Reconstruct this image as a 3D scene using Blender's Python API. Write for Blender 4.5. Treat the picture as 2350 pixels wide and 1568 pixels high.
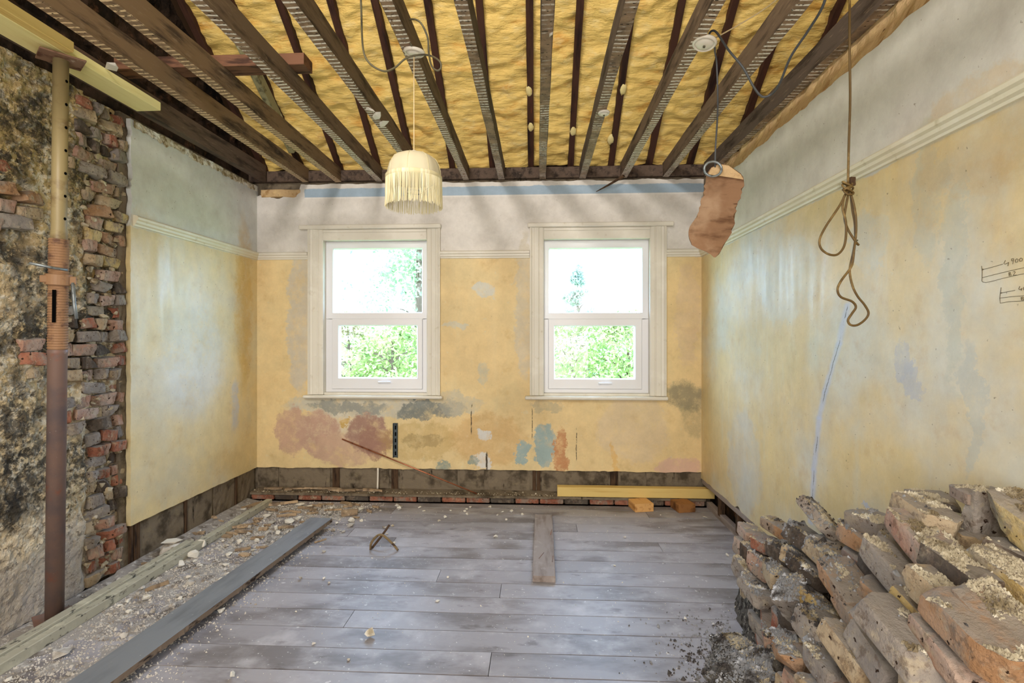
import bpy, bmesh, math, random
from mathutils import Vector, Matrix, noise as mn
from mathutils.bvhtree import BVHTree
PI = math.pi
S = bpy.context.scene
for o in list(bpy.data.objects): bpy.data.objects.remove(o)
COL = S.collection

# ------------------------------------------------------------------ camera
FPX, HOR, CH = 1175.0, 775.0, 1.45
TH = math.atan(58/1175)
cs, sn = math.cos(TH), math.sin(TH)
cd = bpy.data.cameras.new('camera'); cam = bpy.data.objects.new('camera', cd); COL.objects.link(cam)
cd.sensor_width = 36; cd.lens = 18; cd.clip_start = .02; cd.clip_end = 300
cd.shift_y = -(784-HOR)/2350.0
cam.location = (0, 0, CH); cam.rotation_euler = (PI/2, 0, TH)
S.camera = cam

# ------------------------------------------------------------------ sky, lamps, exposure
w = bpy.data.worlds.new('sky'); S.world = w; w.use_nodes = True
bg = w.node_tree.nodes['Background']
bg.inputs[0].default_value = (.44, .67, 1, 1); bg.inputs[1].default_value = 18
def area(name, loc, target, sx, sy, power, col, spread=PI):
    l = bpy.data.lights.new(name, 'AREA'); l.shape = 'RECTANGLE'; l.size = sx; l.size_y = sy
    l.energy = power; l.color = col; l.spread = spread
    o = bpy.data.objects.new(name, l); COL.objects.link(o); o.location = loc
    o.rotation_euler = (Vector(target)-Vector(loc)).to_track_quat('-Z', 'Y').to_euler()
    return o
area('rear_fill_light', (-.5, -1.9, 1.5), (-.4, 3, 1.75), 3.2, 2.2, 135, (1, .95, .90))  # added soft fill behind the camera; the rear wall has no window
area('rooflight', (-1.25, -.75, 4.35), (.7, 4.3, 2.1), .62, .62, 118, (1, .93, .86))
area('loft_fill_light', (-.5, -1.3, 3.55), (-.5, 3.5, 3.75), 2.6, .7, 85, (1, .93, .82))  # added fill lamp that brightens the roof foam; no real opening here
for cx in (-1.42, .50):
    p = area('daylight_portal', (cx, 4.95, 1.52), (cx, 0, 1.52), 1.0, 1.5, 1, (1, 1, 1))
    p.data.cycles.is_portal = True
vs = S.view_settings
vs.view_transform = 'Standard'; vs.look = 'None'; vs.exposure = 0.0; vs.gamma = 1; vs.use_curve_mapping = False

# ------------------------------------------------------------------ pixel / world helpers
def R(px, py, t):
    u = (px-1175)/FPX; v = (HOR-py)/FPX
    return Vector((-sn*t + cs*u*t, cs*t + sn*u*t, CH + v*t))
def onY(px, py, Y):
    u = (px-1175)/FPX; return R(px, py, Y/(cs+sn*u))
def onX(px, py, X):
    u = (px-1175)/FPX; return R(px, py, X/(-sn+cs*u))
def onZ(px, py, z):
    return R(px, py, FPX*(z-CH)/(HOR-py))
def lerp(a, b, f): return a+(b-a)*f
def fbm(p, o=4): return mn.fractal(Vector(p), .8, 2.0, o)

# ------------------------------------------------------------------ object helpers
def link(o, parent=None):
    COL.objects.link(o)
    if parent: o.parent = parent
    return o
def tag(o, label=None, cat=None, group=None, kind=None):
    if label: o['label'] = label
    if cat: o['category'] = cat
    if group: o['group'] = group
    if kind: o['kind'] = kind
    return o
def empty(name, loc=(0, 0, 0), rz=0, parent=None):
    o = bpy.data.objects.new(name, None); o.location = loc; o.rotation_euler[2] = rz; o.empty_display_size = .1
    return link(o, parent)
def obj(name, bm, mat, parent=None, smooth=False, loc=None, rot=None):
    me = bpy.data.meshes.new(name); bmesh.ops.recalc_face_normals(bm, faces=bm.faces); bm.to_mesh(me); bm.free()
    if mat: me.materials.append(mat)
    if smooth: me.polygons.foreach_set('use_smooth', [True]*len(me.polygons))
    o = bpy.data.objects.new(name, me)
    if loc is not None: o.location = loc
    if rot is not None: o.rotation_euler = rot
    return link(o, parent)
def pyobj(name, vs_, fs, mat, parent=None, smooth=False):
    me = bpy.data.meshes.new(name); me.from_pydata([tuple(v) for v in vs_], [], fs); me.update()
    me.materials.append(mat)
    if smooth: me.polygons.foreach_set('use_smooth', [True]*len(me.polygons))
    return link(bpy.data.objects.new(name, me), parent)
def box(bm, c, s, M=None, bev=0):
    r = bmesh.ops.create_cube(bm, size=1)
    vv = r['verts']
    T = Matrix.Translation(Vector(c))
    if M is not None: T = T @ M.to_4x4()
    T = T @ Matrix.Diagonal((s[0], s[1], s[2], 1))
    bmesh.ops.transform(bm, matrix=T, verts=vv)
    if bev:
        es = list({e for v in vv for e in v.link_edges})
        bmesh.ops.bevel(bm, geom=es, offset=bev, segments=1, affect='EDGES', profile=.6)
def boxr(bm, x0, x1, y0, y1, z0, z1, bev=0):
    box(bm, ((x0+x1)/2, (y0+y1)/2, (z0+z1)/2), (abs(x1-x0), abs(y1-y0), abs(z1-z0)), None, bev)
def nb(): return bmesh.new()
def beam(name, p0, p1, wx, hz, mat, parent=None, seed=0, wob=.002, n=24, bev=.003, roll=0):
    """timber from p0 to p1 (centre line), rough sawn; mesh local to p0, long axis +Y"""
    p0 = Vector(p0); p1 = Vector(p1); L = (p1-p0).length
    bm = nb(); rnd = random.Random(seed)
    rings = []
    b = bev
    prof = [(-wx/2+b, -hz/2), (wx/2-b, -hz/2), (wx/2, -hz/2+b), (wx/2, hz/2-b), (wx/2-b, hz/2), (-wx/2+b, hz/2), (-wx/2, hz/2-b), (-wx/2, -hz/2+b)]
    for i in range(n+1):
        y = L*i/n
        ring = []
        for k, (a, c) in enumerate(prof):
            q = Vector((a*9+seed*3.1, y*2.2, c*9+k*.37))
            ring.append(bm.verts.new((a+wob*fbm(q), y, c+wob*fbm(q+Vector((7, 3, 1))))))
        rings.append(ring)
    for i in range(n):
        for k in range(8):
            bm.faces.new((rings[i][k], rings[i][(k+1) % 8], rings[i+1][(k+1) % 8], rings[i+1][k]))
    bm.faces.new(rings[0]); bm.faces.new(rings[-1])
    o = obj(name, bm, mat, parent)
    d = (p1-p0).normalized()
    q = d.to_track_quat('Y', 'Z')
    o.rotation_euler = (q.to_matrix() @ Matrix.Rotation(roll, 3, 'Y')).to_euler()
    o.location = p0
    return o
def catmull(pts, n=8):
    P = [Vector(p) for p in pts]; P = [P[0]*2-P[1]]+P+[P[-1]*2-P[-2]]; out = []
    for i in range(1, len(P)-2):
        for k in range(n):
            t = k/n; a, b, c, d = P[i-1], P[i], P[i+1], P[i+2]
            out.append(.5*((2*b)+(c-a)*t+(2*a-5*b+4*c-d)*t*t+(-a+3*b-3*c+d)*t**3))
    out.append(P[-2]); return out
def tube_bm(bm, pts, rad, seg=8, cap=True):
    P = [Vector(p) for p in pts]; rings = []
    ref = None
    for i, p in enumerate(P):
        d = (P[min(i+1, len(P)-1)]-P[max(i-1, 0)]).normalized()
        if ref is None: ref = d.orthogonal().normalized()
        ref = (ref-d*ref.dot(d)).normalized(); b = d.cross(ref)
        r = rad(i/(len(P)-1)) if callable(rad) else rad
        rings.append([bm.verts.new(p+(ref*math.cos(2*PI*k/seg)+b*math.sin(2*PI*k/seg))*r) for k in range(seg)])
    for i in range(len(P)-1):
        for k in range(seg):
            bm.faces.new((rings[i][k], rings[i][(k+1) % seg], rings[i+1][(k+1) % seg], rings[i+1][k]))
    if cap: bm.faces.new(rings[0]); bm.faces.new(rings[-1])
def tube(name, pts, rad, mat, parent=None, n=8, seg=8, smooth=True):
    bm = nb(); tube_bm(bm, catmull(pts, n) if n else pts, rad, seg)
    return obj(name, bm, mat, parent, smooth)
def lathe(bm, prof, seg=32, c=(0, 0, 0), scallop=None):
    rings = []
    for r, z in prof:
        rings.append([bm.verts.new((c[0]+r*(scallop(k/seg) if scallop else 1)*math.cos(2*PI*k/seg), c[1]+r*(scallop(k/seg) if scallop else 1)*math.sin(2*PI*k/seg), c[2]+z)) for k in range(seg)])
    for i in range(len(rings)-1):
        for k in range(seg):
            bm.faces.new((rings[i][k], rings[i][(k+1) % seg], rings[i+1][(k+1) % seg], rings[i+1][k]))
    return rings

# ------------------------------------------------------------------ materials
def C(h):
    h = h.lstrip('#'); v = [int(h[i:i+2], 16)/255 for i in (0, 2, 4)]
    return tuple((c/12.92 if c <= .04045 else ((c+.055)/1.055)**2.4) for c in v)+(1,)
class Mat:
    def __init__(s, name, rough=.85, spec=.25, metal=0):
        s.m = bpy.data.materials.new(name); s.m.use_nodes = True; s.t = s.m.node_tree
        s.b = s.t.nodes['Principled BSDF']
        s.b.inputs['Roughness'].default_value = rough; s.b.inputs['Specular IOR Level'].default_value = spec
        s.b.inputs['Metallic'].default_value = metal
        tc = s.t.nodes.new('ShaderNodeTexCoord'); s.co = tc.outputs['Object']
        oi = s.t.nodes.new('ShaderNodeObjectInfo'); s.rnd = oi.outputs['Random']
        s.h = None
    def set(s, sock, v):
        if isinstance(v, bpy.types.NodeSocket): s.t.links.new(v, sock)
        elif v is not None: sock.default_value = v
    def N(s, ty, ins=None, **kw):
        n = s.t.nodes.new('ShaderNode'+ty)
        for k, v in kw.items(): setattr(n, k, v)
        for k, v in (ins or {}).items(): s.set(n.inputs[k], v)
        return n
    def perobj(s, amt=37):
        m = s.math('MULTIPLY', s.rnd, amt)
        cx = s.N('CombineXYZ', {0: m, 1: m, 2: m}).outputs[0]
        s.co = s.N('VectorMath', {0: s.co, 1: cx}, operation='ADD').outputs[0]; return s
    def math(s, op, a, b=None, clamp=False):
        n = s.N('Math', {0: a}, operation=op, use_clamp=clamp)
        if b is not None: s.set(n.inputs[1], b)
        return n.outputs[0]
    def st(s, v, co=None): return s.N('VectorMath', {0: co or s.co, 1: v}, operation='MULTIPLY').outputs[0]
    def noise(s, sc, det=4, rough=.55, st=None, off=0, dist=0):
        co = s.co
        if st: co = s.st(st)
        if off: co = s.N('VectorMath', {0: co, 1: (off, off*1.7, off*.6)}, operation='ADD').outputs[0]
        return s.N('TexNoise', {'Vector': co, 'Scale': sc, 'Detail': det, 'Roughness': rough, 'Distortion': dist}).outputs['Fac']
    def step(s, v, lo, hi):
        return s.N('MapRange', {'Value': v, 'From Min': lo, 'From Max': hi}, interpolation_type='SMOOTHSTEP').outputs[0]
    def mix(s, f, a, b, mode='MIX'):
        n = s.N('Mix', data_type='RGBA', blend_type=mode)
        s.set(n.inputs[0], f); s.set(n.inputs[6], a); s.set(n.inputs[7], b); return n.outputs[2]
    def mul(s, *v):
        r = v[0]
        for x in v[1:]: r = s.math('MULTIPLY', r, x)
        return r
    def up(s, lo=.3, hi=.8):
        g = s.N('NewGeometry').outputs['Normal']; z = s.N('SeparateXYZ', {0: g}).outputs[2]; return s.step(z, lo, hi)
    def blob(s, co, c, r, soft=.12):
        a = s.N('VectorMath', {0: co, 1: c}, operation='SUBTRACT').outputs[0]
        a = s.N('VectorMath', {0: a, 1: tuple(1/x if x else 0 for x in r)}, operation='MULTIPLY').outputs[0]
        l = s.N('VectorMath', {0: a}, operation='LENGTH').outputs['Value']
        return s.N('MapRange', {'Value': l, 'From Min': 1+soft, 'From Max': 1-soft}, interpolation_type='SMOOTHSTEP').outputs[0]
    def bump(s, hsock, strength=.5, dist=.01):
        n = s.N('Bump', {'Height': hsock, 'Strength': strength, 'Distance': dist})
        if s.h is not None: s.set(n.inputs['Normal'], s.h)
        s.h = n.outputs[0]; s.set(s.b.inputs['Normal'], s.h)
    def color(s, c): s.set(s.b.inputs['Base Color'], c); return s.m

def simple(name, base, layers=(), rough=.85, spec=.25, bumps=(), metal=0, per=True, var=0):
    m = Mat(name, rough, spec, metal)
    if per: m.perobj()
    c = C(base)
    if var:
        k = m.math('ADD', m.math('MULTIPLY', m.rnd, var), 1-var/2)
        c = m.mix(1.0, C(base), m.N('CombineColor', {0: k, 1: k, 2: k}).outputs[0], 'MULTIPLY')
    for i, L in enumerate(layers):
        f = m.step(m.noise(L['s'], L.get('d', 5), L.get('r', .6), L.get('st'), i*3.3+1), L['lo'], L['hi'])
        if 'a' in L: f = m.math('MULTIPLY', f, L['a'])
        if L.get('up'): f = m.mul(f, m.up(*L['up']))
        c = m.mix(f, c, C(L['c']))
    for b in bumps: m.bump(m.noise(b[0], b[3] if len(b) > 3 else 5, .6, b[4] if len(b) > 4 else None), b[1], b[2])
    return m.color(c)

def wall_mat(name, axis, yellow, white, blobs=(), zsplit=2.17, pale='#cfd0c8', palea=.6, rough=.55, spec=.35, extra=None):
    m = Mat(name, rough, spec)
    sx = m.N('SeparateXYZ', {0: m.co}).outputs
    n1 = m.noise(1.3, 5, .6); n2 = m.noise(7, 6, .65, off=3); n3 = m.noise(40, 4, .6, off=5)
    ns = m.noise(3, 6, .7, (3, 3, .45), off=9)
    y = m.mix(m.step(n1, .35, .7), C(yellow), C(pale)) if False else C(yellow)
    y = m.mix(m.math('MULTIPLY', m.step(n1, .42, .68), palea), y, C(pale))  # on the side walls this pale mix also paints in window sheen
    y = m.mix(m.math('MULTIPLY', m.step(ns, .5, .75), .35), y, C(pale))
    y = m.mix(m.math('MULTIPLY', m.step(n2, .52, .72), .35), y, C('#c29e62'))
    y = m.mix(m.math('MULTIPLY', m.step(m.noise(14, 5, .7, off=14), .62, .70), .45), y, C('#d9d2b4'))
    wh = m.mix(m.math('MULTIPLY', m.step(n2, .4, .7), .35), C(white), C('#b9b3aa'))
    zz = m.math('ADD', sx[2], m.math('MULTIPLY', m.math('SUBTRACT', n2, .5), .05))
    c = m.mix(m.step(zz, zsplit-.006, zsplit+.006), y, wh)
    # warped coordinates for the patches
    nc = m.N('TexNoise', {'Vector': m.co, 'Scale': 4.5, 'Detail': 9, 'Roughness': .74}).outputs['Color']
    off = m.N('VectorMath', {0: m.N('VectorMath', {0: nc, 1: (.5, .5, .5)}, operation='SUBTRACT').outputs[0], 1: (.33, .33, .33)}, operation='MULTIPLY').outputs[0]
    wc = m.N('VectorMath', {0: m.co, 1: off}, operation='ADD').outputs[0]
    mask = (1, 0, 1) if axis == 'Y' else (0, 1, 1)
    wc = m.st(mask, wc); sc = m.st(mask)
    wear = m.N('MapRange', {'Value': m.noise(8, 9, .82, off=41), 'From Min': .40, 'From Max': .52, 'To Min': .45, 'To Max': 1.0}).outputs[0]
    for B in blobs:
        col, cc, rr = B[0], B[1], B[2]; al = B[3] if len(B) > 3 else 1; straight = len(B) > 4 and B[4] == 's'
        p3 = (cc[0], 0, cc[1]) if axis == 'Y' else (0, cc[0], cc[1])
        r3 = (rr[0], 0, rr[1]) if axis == 'Y' else (0, rr[0], rr[1])
        f = m.blob(sc if straight else wc, p3, r3, .3 if len(B) > 4 and B[4] == 'soft' else .10)
        f = m.math('MULTIPLY', f, wear)
        if al < 1: f = m.math('MULTIPLY', f, al)
        c = m.mix(f, c, C(col))
    if extra: c = extra(m, c, sx, n2)
    tv = m.N('MapRange', {'Value': m.noise(6, 8, .75, off=31), 'From Min': .3, 'From Max': .7, 'To Min': .86, 'To Max': 1.08}).outputs[0]
    c = m.mix(1.0, c, m.N('CombineColor', {0: tv, 1: tv, 2: tv}).outputs[0], 'MULTIPLY')
    spk = m.step(m.noise(60, 2, .5, off=21), .72, .76)
    c = m.mix(m.math('MULTIPLY', spk, .6), c, C('#6b5836'))
    m.bump(n2, .25, .006); m.bump(n3, .25, .002)
    rr = m.N('MapRange', {'Value': ns, 'From Min': .3, 'From Max': .75, 'To Min': rough+.14, 'To Max': rough-.16}).outputs[0]
    m.set(m.b.inputs['Roughness'], rr)
    return m.color(c)

M = {}
M['timber_old'] = simple('old_joist_timber', '#5a4a3f', [dict(c='#2a211c', s=6, lo=.45, hi=.7, st=(3, .5, 3)), dict(c='#7b6a58', s=18, lo=.55, hi=.75, st=(4, .6, 4), a=.7)], .8, .3, [(30, .35, .004, 4, (3, .4, 3))])
M['rafter'] = simple('rafter_timber', '#452a1e', [dict(c='#23120c', s=5, lo=.45, hi=.7, st=(3, .6, .6)), dict(c='#6a3520', s=16, lo=.6, hi=.8, st=(3, .5, .5))], .75, .3, [(25, .3, .004)])
M['foam'] = simple('spray_foam', '#ecca74', [dict(c='#d69a40', s=3.2, lo=.52, hi=.72, st=(1, 2.5, 2.5), a=.8), dict(c='#ecd697', s=9, lo=.5, hi=.75, st=(1, 2, 2), a=.7), dict(c='#b3702a', s=12, lo=.64, hi=.78, st=(.7, 2.5, 2.5), a=.7)], .6, .35, [(14, .6, .03, 5, (.6, 2.4, 2.4)), (60, .5, .006, 4, (1, 2, 2))], per=False)
M['foam_pale'] = simple('foam_blob', '#e6d596', [dict(c='#cfae64', s=20, lo=.5, hi=.7)], .6, .3, [(60, .4, .003)])
M['gable'] = simple('sooty_gable_brick', '#3a2c22', [dict(c='#16100c', s=5, lo=.4, hi=.62), dict(c='#6a4a34', s=11, lo=.56, hi=.75, a=.8)], .9, .15, [(14, .7, .03)], per=False)
M['deck'] = simple('roof_deck', '#3a2a1c', [], .9, .1)
M['floorboard'] = simple('dusty_floorboard', '#9b999f', [dict(c='#686262', s=2.2, lo=.45, hi=.66, st=(.8, 2, 1), a=.8), dict(c='#c6c5cc', s=5, lo=.48, hi=.8, a=.6), dict(c='#544c4a', s=8, lo=.60, hi=.74, st=(.7, 1.6, 1), a=.6), dict(c='#d8d8d8', s=70, lo=.70, hi=.74, d=2, a=.8), dict(c='#d6d6d6', s=24, lo=.68, hi=.73, d=3, a=.7)], .46, .45, [(20, .25, .003, 4, (.3, 3, 1)), (90, .15, .001)], var=.22)
M['sub'] = simple('dark_void', '#1c1510', [], .95, .05)
M['pine'] = simple('new_pine', '#dcc078', [dict(c='#c39d52', s=6, lo=.5, hi=.72, st=(4, .25, 4), a=.7), dict(c='#8a6836', s=5, lo=.70, hi=.76, st=(2, .8, 2), a=.6)], .6, .3, [(30, .2, .002, 3, (3, .2, 3))])
M['pine_pale'] = simple('new_pine_pale', '#efe3a4', [dict(c='#dccb7e', s=5, lo=.5, hi=.72, st=(4, .25, 4), a=.7), dict(c='#a58b4a', s=6, lo=.72, hi=.78, st=(3, .5, 3), a=.6)], .6, .3)
M['offcut'] = simple('pine_offcut', '#d9a86a', [dict(c='#a8713a', s=9, lo=.5, hi=.7, st=(3, .4, 3))], .65, .3)
M['offcut_dark'] = simple('brown_offcut', '#9a6a3c', [dict(c='#5d3a1e', s=9, lo=.45, hi=.7)], .7, .3)
M['batten'] = simple('mouldy_batten', '#aaa796', [dict(c='#4a4a44', s=22, lo=.56, hi=.66, st=(1.5, .8, 1.5)), dict(c='#dad8c2', s=8, lo=.5, hi=.75, a=.6)], .75, .25, [(40, .2, .002)])
M['grey_board'] = simple('grey_painted_board', '#7b8086', [dict(c='#5d6066', s=5, lo=.45, hi=.7, st=(2, .4, 2), a=.7), dict(c='#b9b8b4', s=30, lo=.68, hi=.72, a=.8)], .5, .4, [(30, .2, .002, 3, (3, .3, 3))])
M['board_edge'] = simple('split_board_edge', '#7d6e60', [dict(c='#2c2420', s=20, lo=.52, hi=.66, st=(1, .5, 2))], .85, .2, [(30, .6, .006)])
M['plank'] = simple('short_plank_timber', '#958a84', [dict(c='#6b5c54', s=5, lo=.45, hi=.7, st=(3, .4, 3), a=.8), dict(c='#bdb6b0', s=12, lo=.55, hi=.8, a=.6)], .65, .3, [(30, .2, .002)])
M['rust_dark'] = simple('rusty_steel', '#7a6258', [dict(c='#8a5640', s=9, lo=.56, hi=.74), dict(c='#5c5254', s=5, lo=.45, hi=.7, a=.8), dict(c='#a09a98', s=60, lo=.68, hi=.72)], .5, .5, [(60, .3, .001)], per=False)
M['steel_inner'] = simple('worn_yellow_steel', '#9a8a62', [dict(c='#6f5a3c', s=8, lo=.48, hi=.7), dict(c='#b9b4a6', s=5, lo=.58, hi=.75)], .45, .5, [(60, .25, .001)], per=False)
M['thread'] = simple('rusty_thread', '#9c7858', [dict(c='#6d5040', s=20, lo=.5, hi=.68)], .55, .4)
M['black'] = simple('hole_black', '#050505', [], .9, .05)
M['galv'] = simple('galvanised_steel', '#8f979a', [dict(c='#5d6466', s=30, lo=.5, hi=.7)], .4, .5, metal=.6)
M['darksteel'] = simple('dark_slotted_steel', '#4d5658', [dict(c='#2f3436', s=30, lo=.5, hi=.7)], .5, .4, metal=.4)
M['copper'] = simple('copper_pipe', '#b8785a', [dict(c='#7e4a34', s=20, lo=.5, hi=.7), dict(c='#c9a08a', s=7, lo=.6, hi=.75)], .38, .5, metal=.8)
M['upvc'] = simple('white_upvc', '#e9eaee', [], .3, .5)
M['gloss_white'] = simple('old_white_gloss', '#ded9cc', [dict(c='#b8ac94', s=12, lo=.6, hi=.75, a=.6), dict(c='#f0ede2', s=5, lo=.5, hi=.7, a=.5)], .45, .4, [(30, .12, .002)], per=False)
M['rail'] = simple('cream_rail_paint', '#ddd6bc', [dict(c='#b3a67e', s=14, lo=.58, hi=.74, a=.7), dict(c='#f2efe0', s=4, lo=.5, hi=.7, a=.5)], .4, .4, [(40, .1, .002)], per=False)
M['band'] = simple('old_render_band', '#7d7160', [dict(c='#4d4438', s=7, lo=.45, hi=.66), dict(c='#8e8168', s=14, lo=.56, hi=.74, a=.7), dict(c='#241d17', s=4, lo=.62, hi=.72, st=(3, 3, 1))], .95, .15, [(22, .7, .012), (80, .4, .003)])
M['stud'] = simple('dark_stud', '#54402f', [dict(c='#2c2018', s=9, lo=.45, hi=.66, st=(4, 4, .6))], .8, .2, [(30, .3, .003)])
M['torn'] = simple('torn_plaster', '#c9bda4', [dict(c='#8c7a5a', s=22, lo=.46, hi=.6), dict(c='#efece4', s=10, lo=.5, hi=.66), dict(c='#4d4130', s=26, lo=.62, hi=.72)], .95, .1, [(40, .7, .01)], per=False)
M['torn_orange'] = simple('raw_lime_edge', '#c8aa80', [dict(c='#a88458', s=14, lo=.52, hi=.68), dict(c='#dcc08e', s=8, lo=.5, hi=.7), dict(c='#5f4426', s=30, lo=.66, hi=.72)], .95, .1, [(30, .8, .012)], per=False)
M['chunk'] = simple('plaster_fragment', '#b9b4ac', [dict(c='#8c8072', s=14, lo=.48, hi=.66), dict(c='#dedcd8', s=7, lo=.52, hi=.7)], .9, .15, [(40, .4, .004)], var=.35)
M['chunk_white'] = simple('white_plaster', '#ddd9cf', [dict(c='#b0a48c', s=12, lo=.56, hi=.72)], .9, .15, [(40, .4, .004)])
M['splinter'] = simple('splintered_wood', '#ab9478', [dict(c='#786858', s=9, lo=.45, hi=.66, st=(2, 2, 2)), dict(c='#cbb89c', s=12, lo=.58, hi=.74)], .8, .2, [(40, .4, .004)], var=.5)
M['lime'] = simple('lime_mortar', '#b5a588', [dict(c='#7c6c54', s=14, lo=.48, hi=.62), dict(c='#d6ccb8', s=22, lo=.54, hi=.66)], .95, .1, [(50, .7, .008)], var=.4)
M['rubble_dark'] = simple('dark_rubble', '#5e5a54', [dict(c='#332e2a', s=30, lo=.45, hi=.6), dict(c='#a39b8c', s=60, lo=.58, hi=.66)], .95, .1, [(60, .8, .01)], per=False)
M['crumb'] = simple('mortar_crumb', '#b9af98', [dict(c='#7d7058', s=9, lo=.46, hi=.62), dict(c='#e0dac8', s=14, lo=.55, hi=.66)], .95, .1, per=False)
M['crumb_grey'] = simple('grey_crumb', '#8d8e90', [dict(c='#4a4644', s=9, lo=.46, hi=.6), dict(c='#c9cbd0', s=14, lo=.56, hi=.66)], .95, .1, per=False)
M['shade'] = simple('lampshade_cloth', '#cdc4a6', [dict(c='#b8ac8a', s=6, lo=.5, hi=.75, a=.6)], .8, .2, [(120, .2, .001)], per=False)
M['fringe'] = simple('cream_fringe', '#d2c79c', [dict(c='#ece6cc', s=60, lo=.5, hi=.7, st=(1, 1, .05))], .6, .3, per=False)
for k in ('shade', 'fringe'):
    b = M[k].node_tree.nodes['Principled BSDF']; 
M['white_plastic'] = simple('white_plastic', '#e6e0d2', [dict(c='#c7bca2', s=10, lo=.6, hi=.74, a=.6)], .4, .4)
M['cable_dark'] = simple('grey_cable', '#5c553e', [dict(c='#413c2e', s=9, lo=.5, hi=.7)], .5, .4)
M['cable_grey'] = simple('slate_cable', '#46484a', [], .5, .4)
M['cable_pale'] = simple('pale_cord', '#d8bf94', [], .6, .3)
M['rope'] = simple('brown_flex', '#5f4a26', [dict(c='#8a7142', s=16, lo=.5, hi=.7)], .55, .35)
M['hardboard'] = simple('torn_board_face', '#8a6a50', [dict(c='#624632', s=5, lo=.46, hi=.68, st=(1, 1, 3)), dict(c='#b09478', s=4, lo=.5, hi=.7, a=.7), dict(c='#4a3020', s=14, lo=.62, hi=.7, st=(.6, 1, 3), a=.8)], .9, .12, [(30, .3, .003)])
M['pencil'] = simple('pencil_line', '#5a5038', [], .8, .1)
M['bark'] = simple('bark', '#5a4a3a', [dict(c='#8a7a66', s=6, lo=.5, hi=.7)], .9, .1)
M['grass'] = simple('far_grass', '#7f9a4a', [dict(c='#a9b86a', s=.4, lo=.45, hi=.6)], .95, .1)
def leafmat(name, a, b, c_):
    m = Mat(name, .6, .2)
    c = m.mix(m.step(m.noise(1.1, 4), .35, .65), C(a), C(b)); c = m.mix(m.step(m.noise(4, 3, off=4), .5, .68), c, C(c_))
    m.set(m.b.inputs['Base Color'], c)
    tr = m.N('BsdfTranslucent', {0: c}).outputs[0]
    mx = m.N('MixShader', {0: .5, 1: m.b.outputs[0], 2: tr}).outputs[0]
    m.t.links.new(mx, m.t.nodes['Material Output'].inputs[0]); return m.m
M['leaf1'] = leafmat('leaves_green', '#8a9c50', '#b5b878', '#5c7a3c')
M['leaf2'] = leafmat('leaves_blue_green', '#86986c', '#a8b084', '#6c8460')
M['leaf3'] = leafmat('leaves_dry', '#b09c74', '#c4b494', '#7c7a4c')
M['leaf4'] = leafmat('leaves_conifer', '#98a48c', '#bcc0b0', '#7c8874')
# joist underside: lath ghost marks
def joist_mat(name, base, mark, amt):
    m = Mat(name, .8, .25); m.perobj()
    c = C(base)
    c = m.mix(m.step(m.noise(6, 5, .6, (3, .5, 3)), .45, .7), c, C('#30251f'))
    c = m.mix(m.math('MULTIPLY', m.step(m.noise(18, 5, .6, (4, .6, 4), 4), .55, .75), .6), c, C('#8a7660'))
    g = m.N('NewGeometry').outputs['Normal']; z = m.N('SeparateXYZ', {0: g}).outputs[2]
    dn = m.step(m.math('MULTIPLY', z, -1.0), .6, .9)
    yy = m.N('SeparateXYZ', {0: m.co}).outputs[1]
    wv = m.math('SINE', m.math('ADD', m.math('MULTIPLY', yy, 2*PI/.034), m.math('MULTIPLY', m.noise(9, 3), 2.5)))
    patch = m.step(m.noise(3.0, 5, .65, off=8), .62-amt*.35, .78-amt*.35)
    dust = m.math('MULTIPLY', m.step(m.noise(14, 4, .6, off=3), .3, .7), .55)  # dust tone that also brightens the underside in place of light
    under = m.mix(m.math('ADD', dust, .25), c, C('#a58a70'))
    f = m.mul(m.step(wv, .25, .85), patch, m.step(m.noise(60, 3, .5, off=2), .30, .5))
    under = m.mix(f, under, C(mark))
    hy = m.math('SINE', m.math('MULTIPLY', yy, 2*PI/.036)); 
    hole = m.mul(m.step(hy, .80, .95), m.step(m.noise(70, 1, .5, off=6), .58, .64))
    under = m.mix(hole, under, C('#1a1410'))
    c = m.mix(dn, c, under)
    m.bump(m.noise(30, 4, .6, (3, .4, 3)), .35, .004)
    return m.color(c)
M['joist'] = joist_mat('joist_with_lath_marks', '#6a5848', '#efe9e0', .9)
M['joist_sooty'] = joist_mat('sooty_joist_with_lath_marks', '#544840', '#e4dfd8', .55)
M['joist_tan'] = joist_mat('tan_joist_with_lath_marks', '#766048', '#ecd0a8', 1.0)
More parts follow.
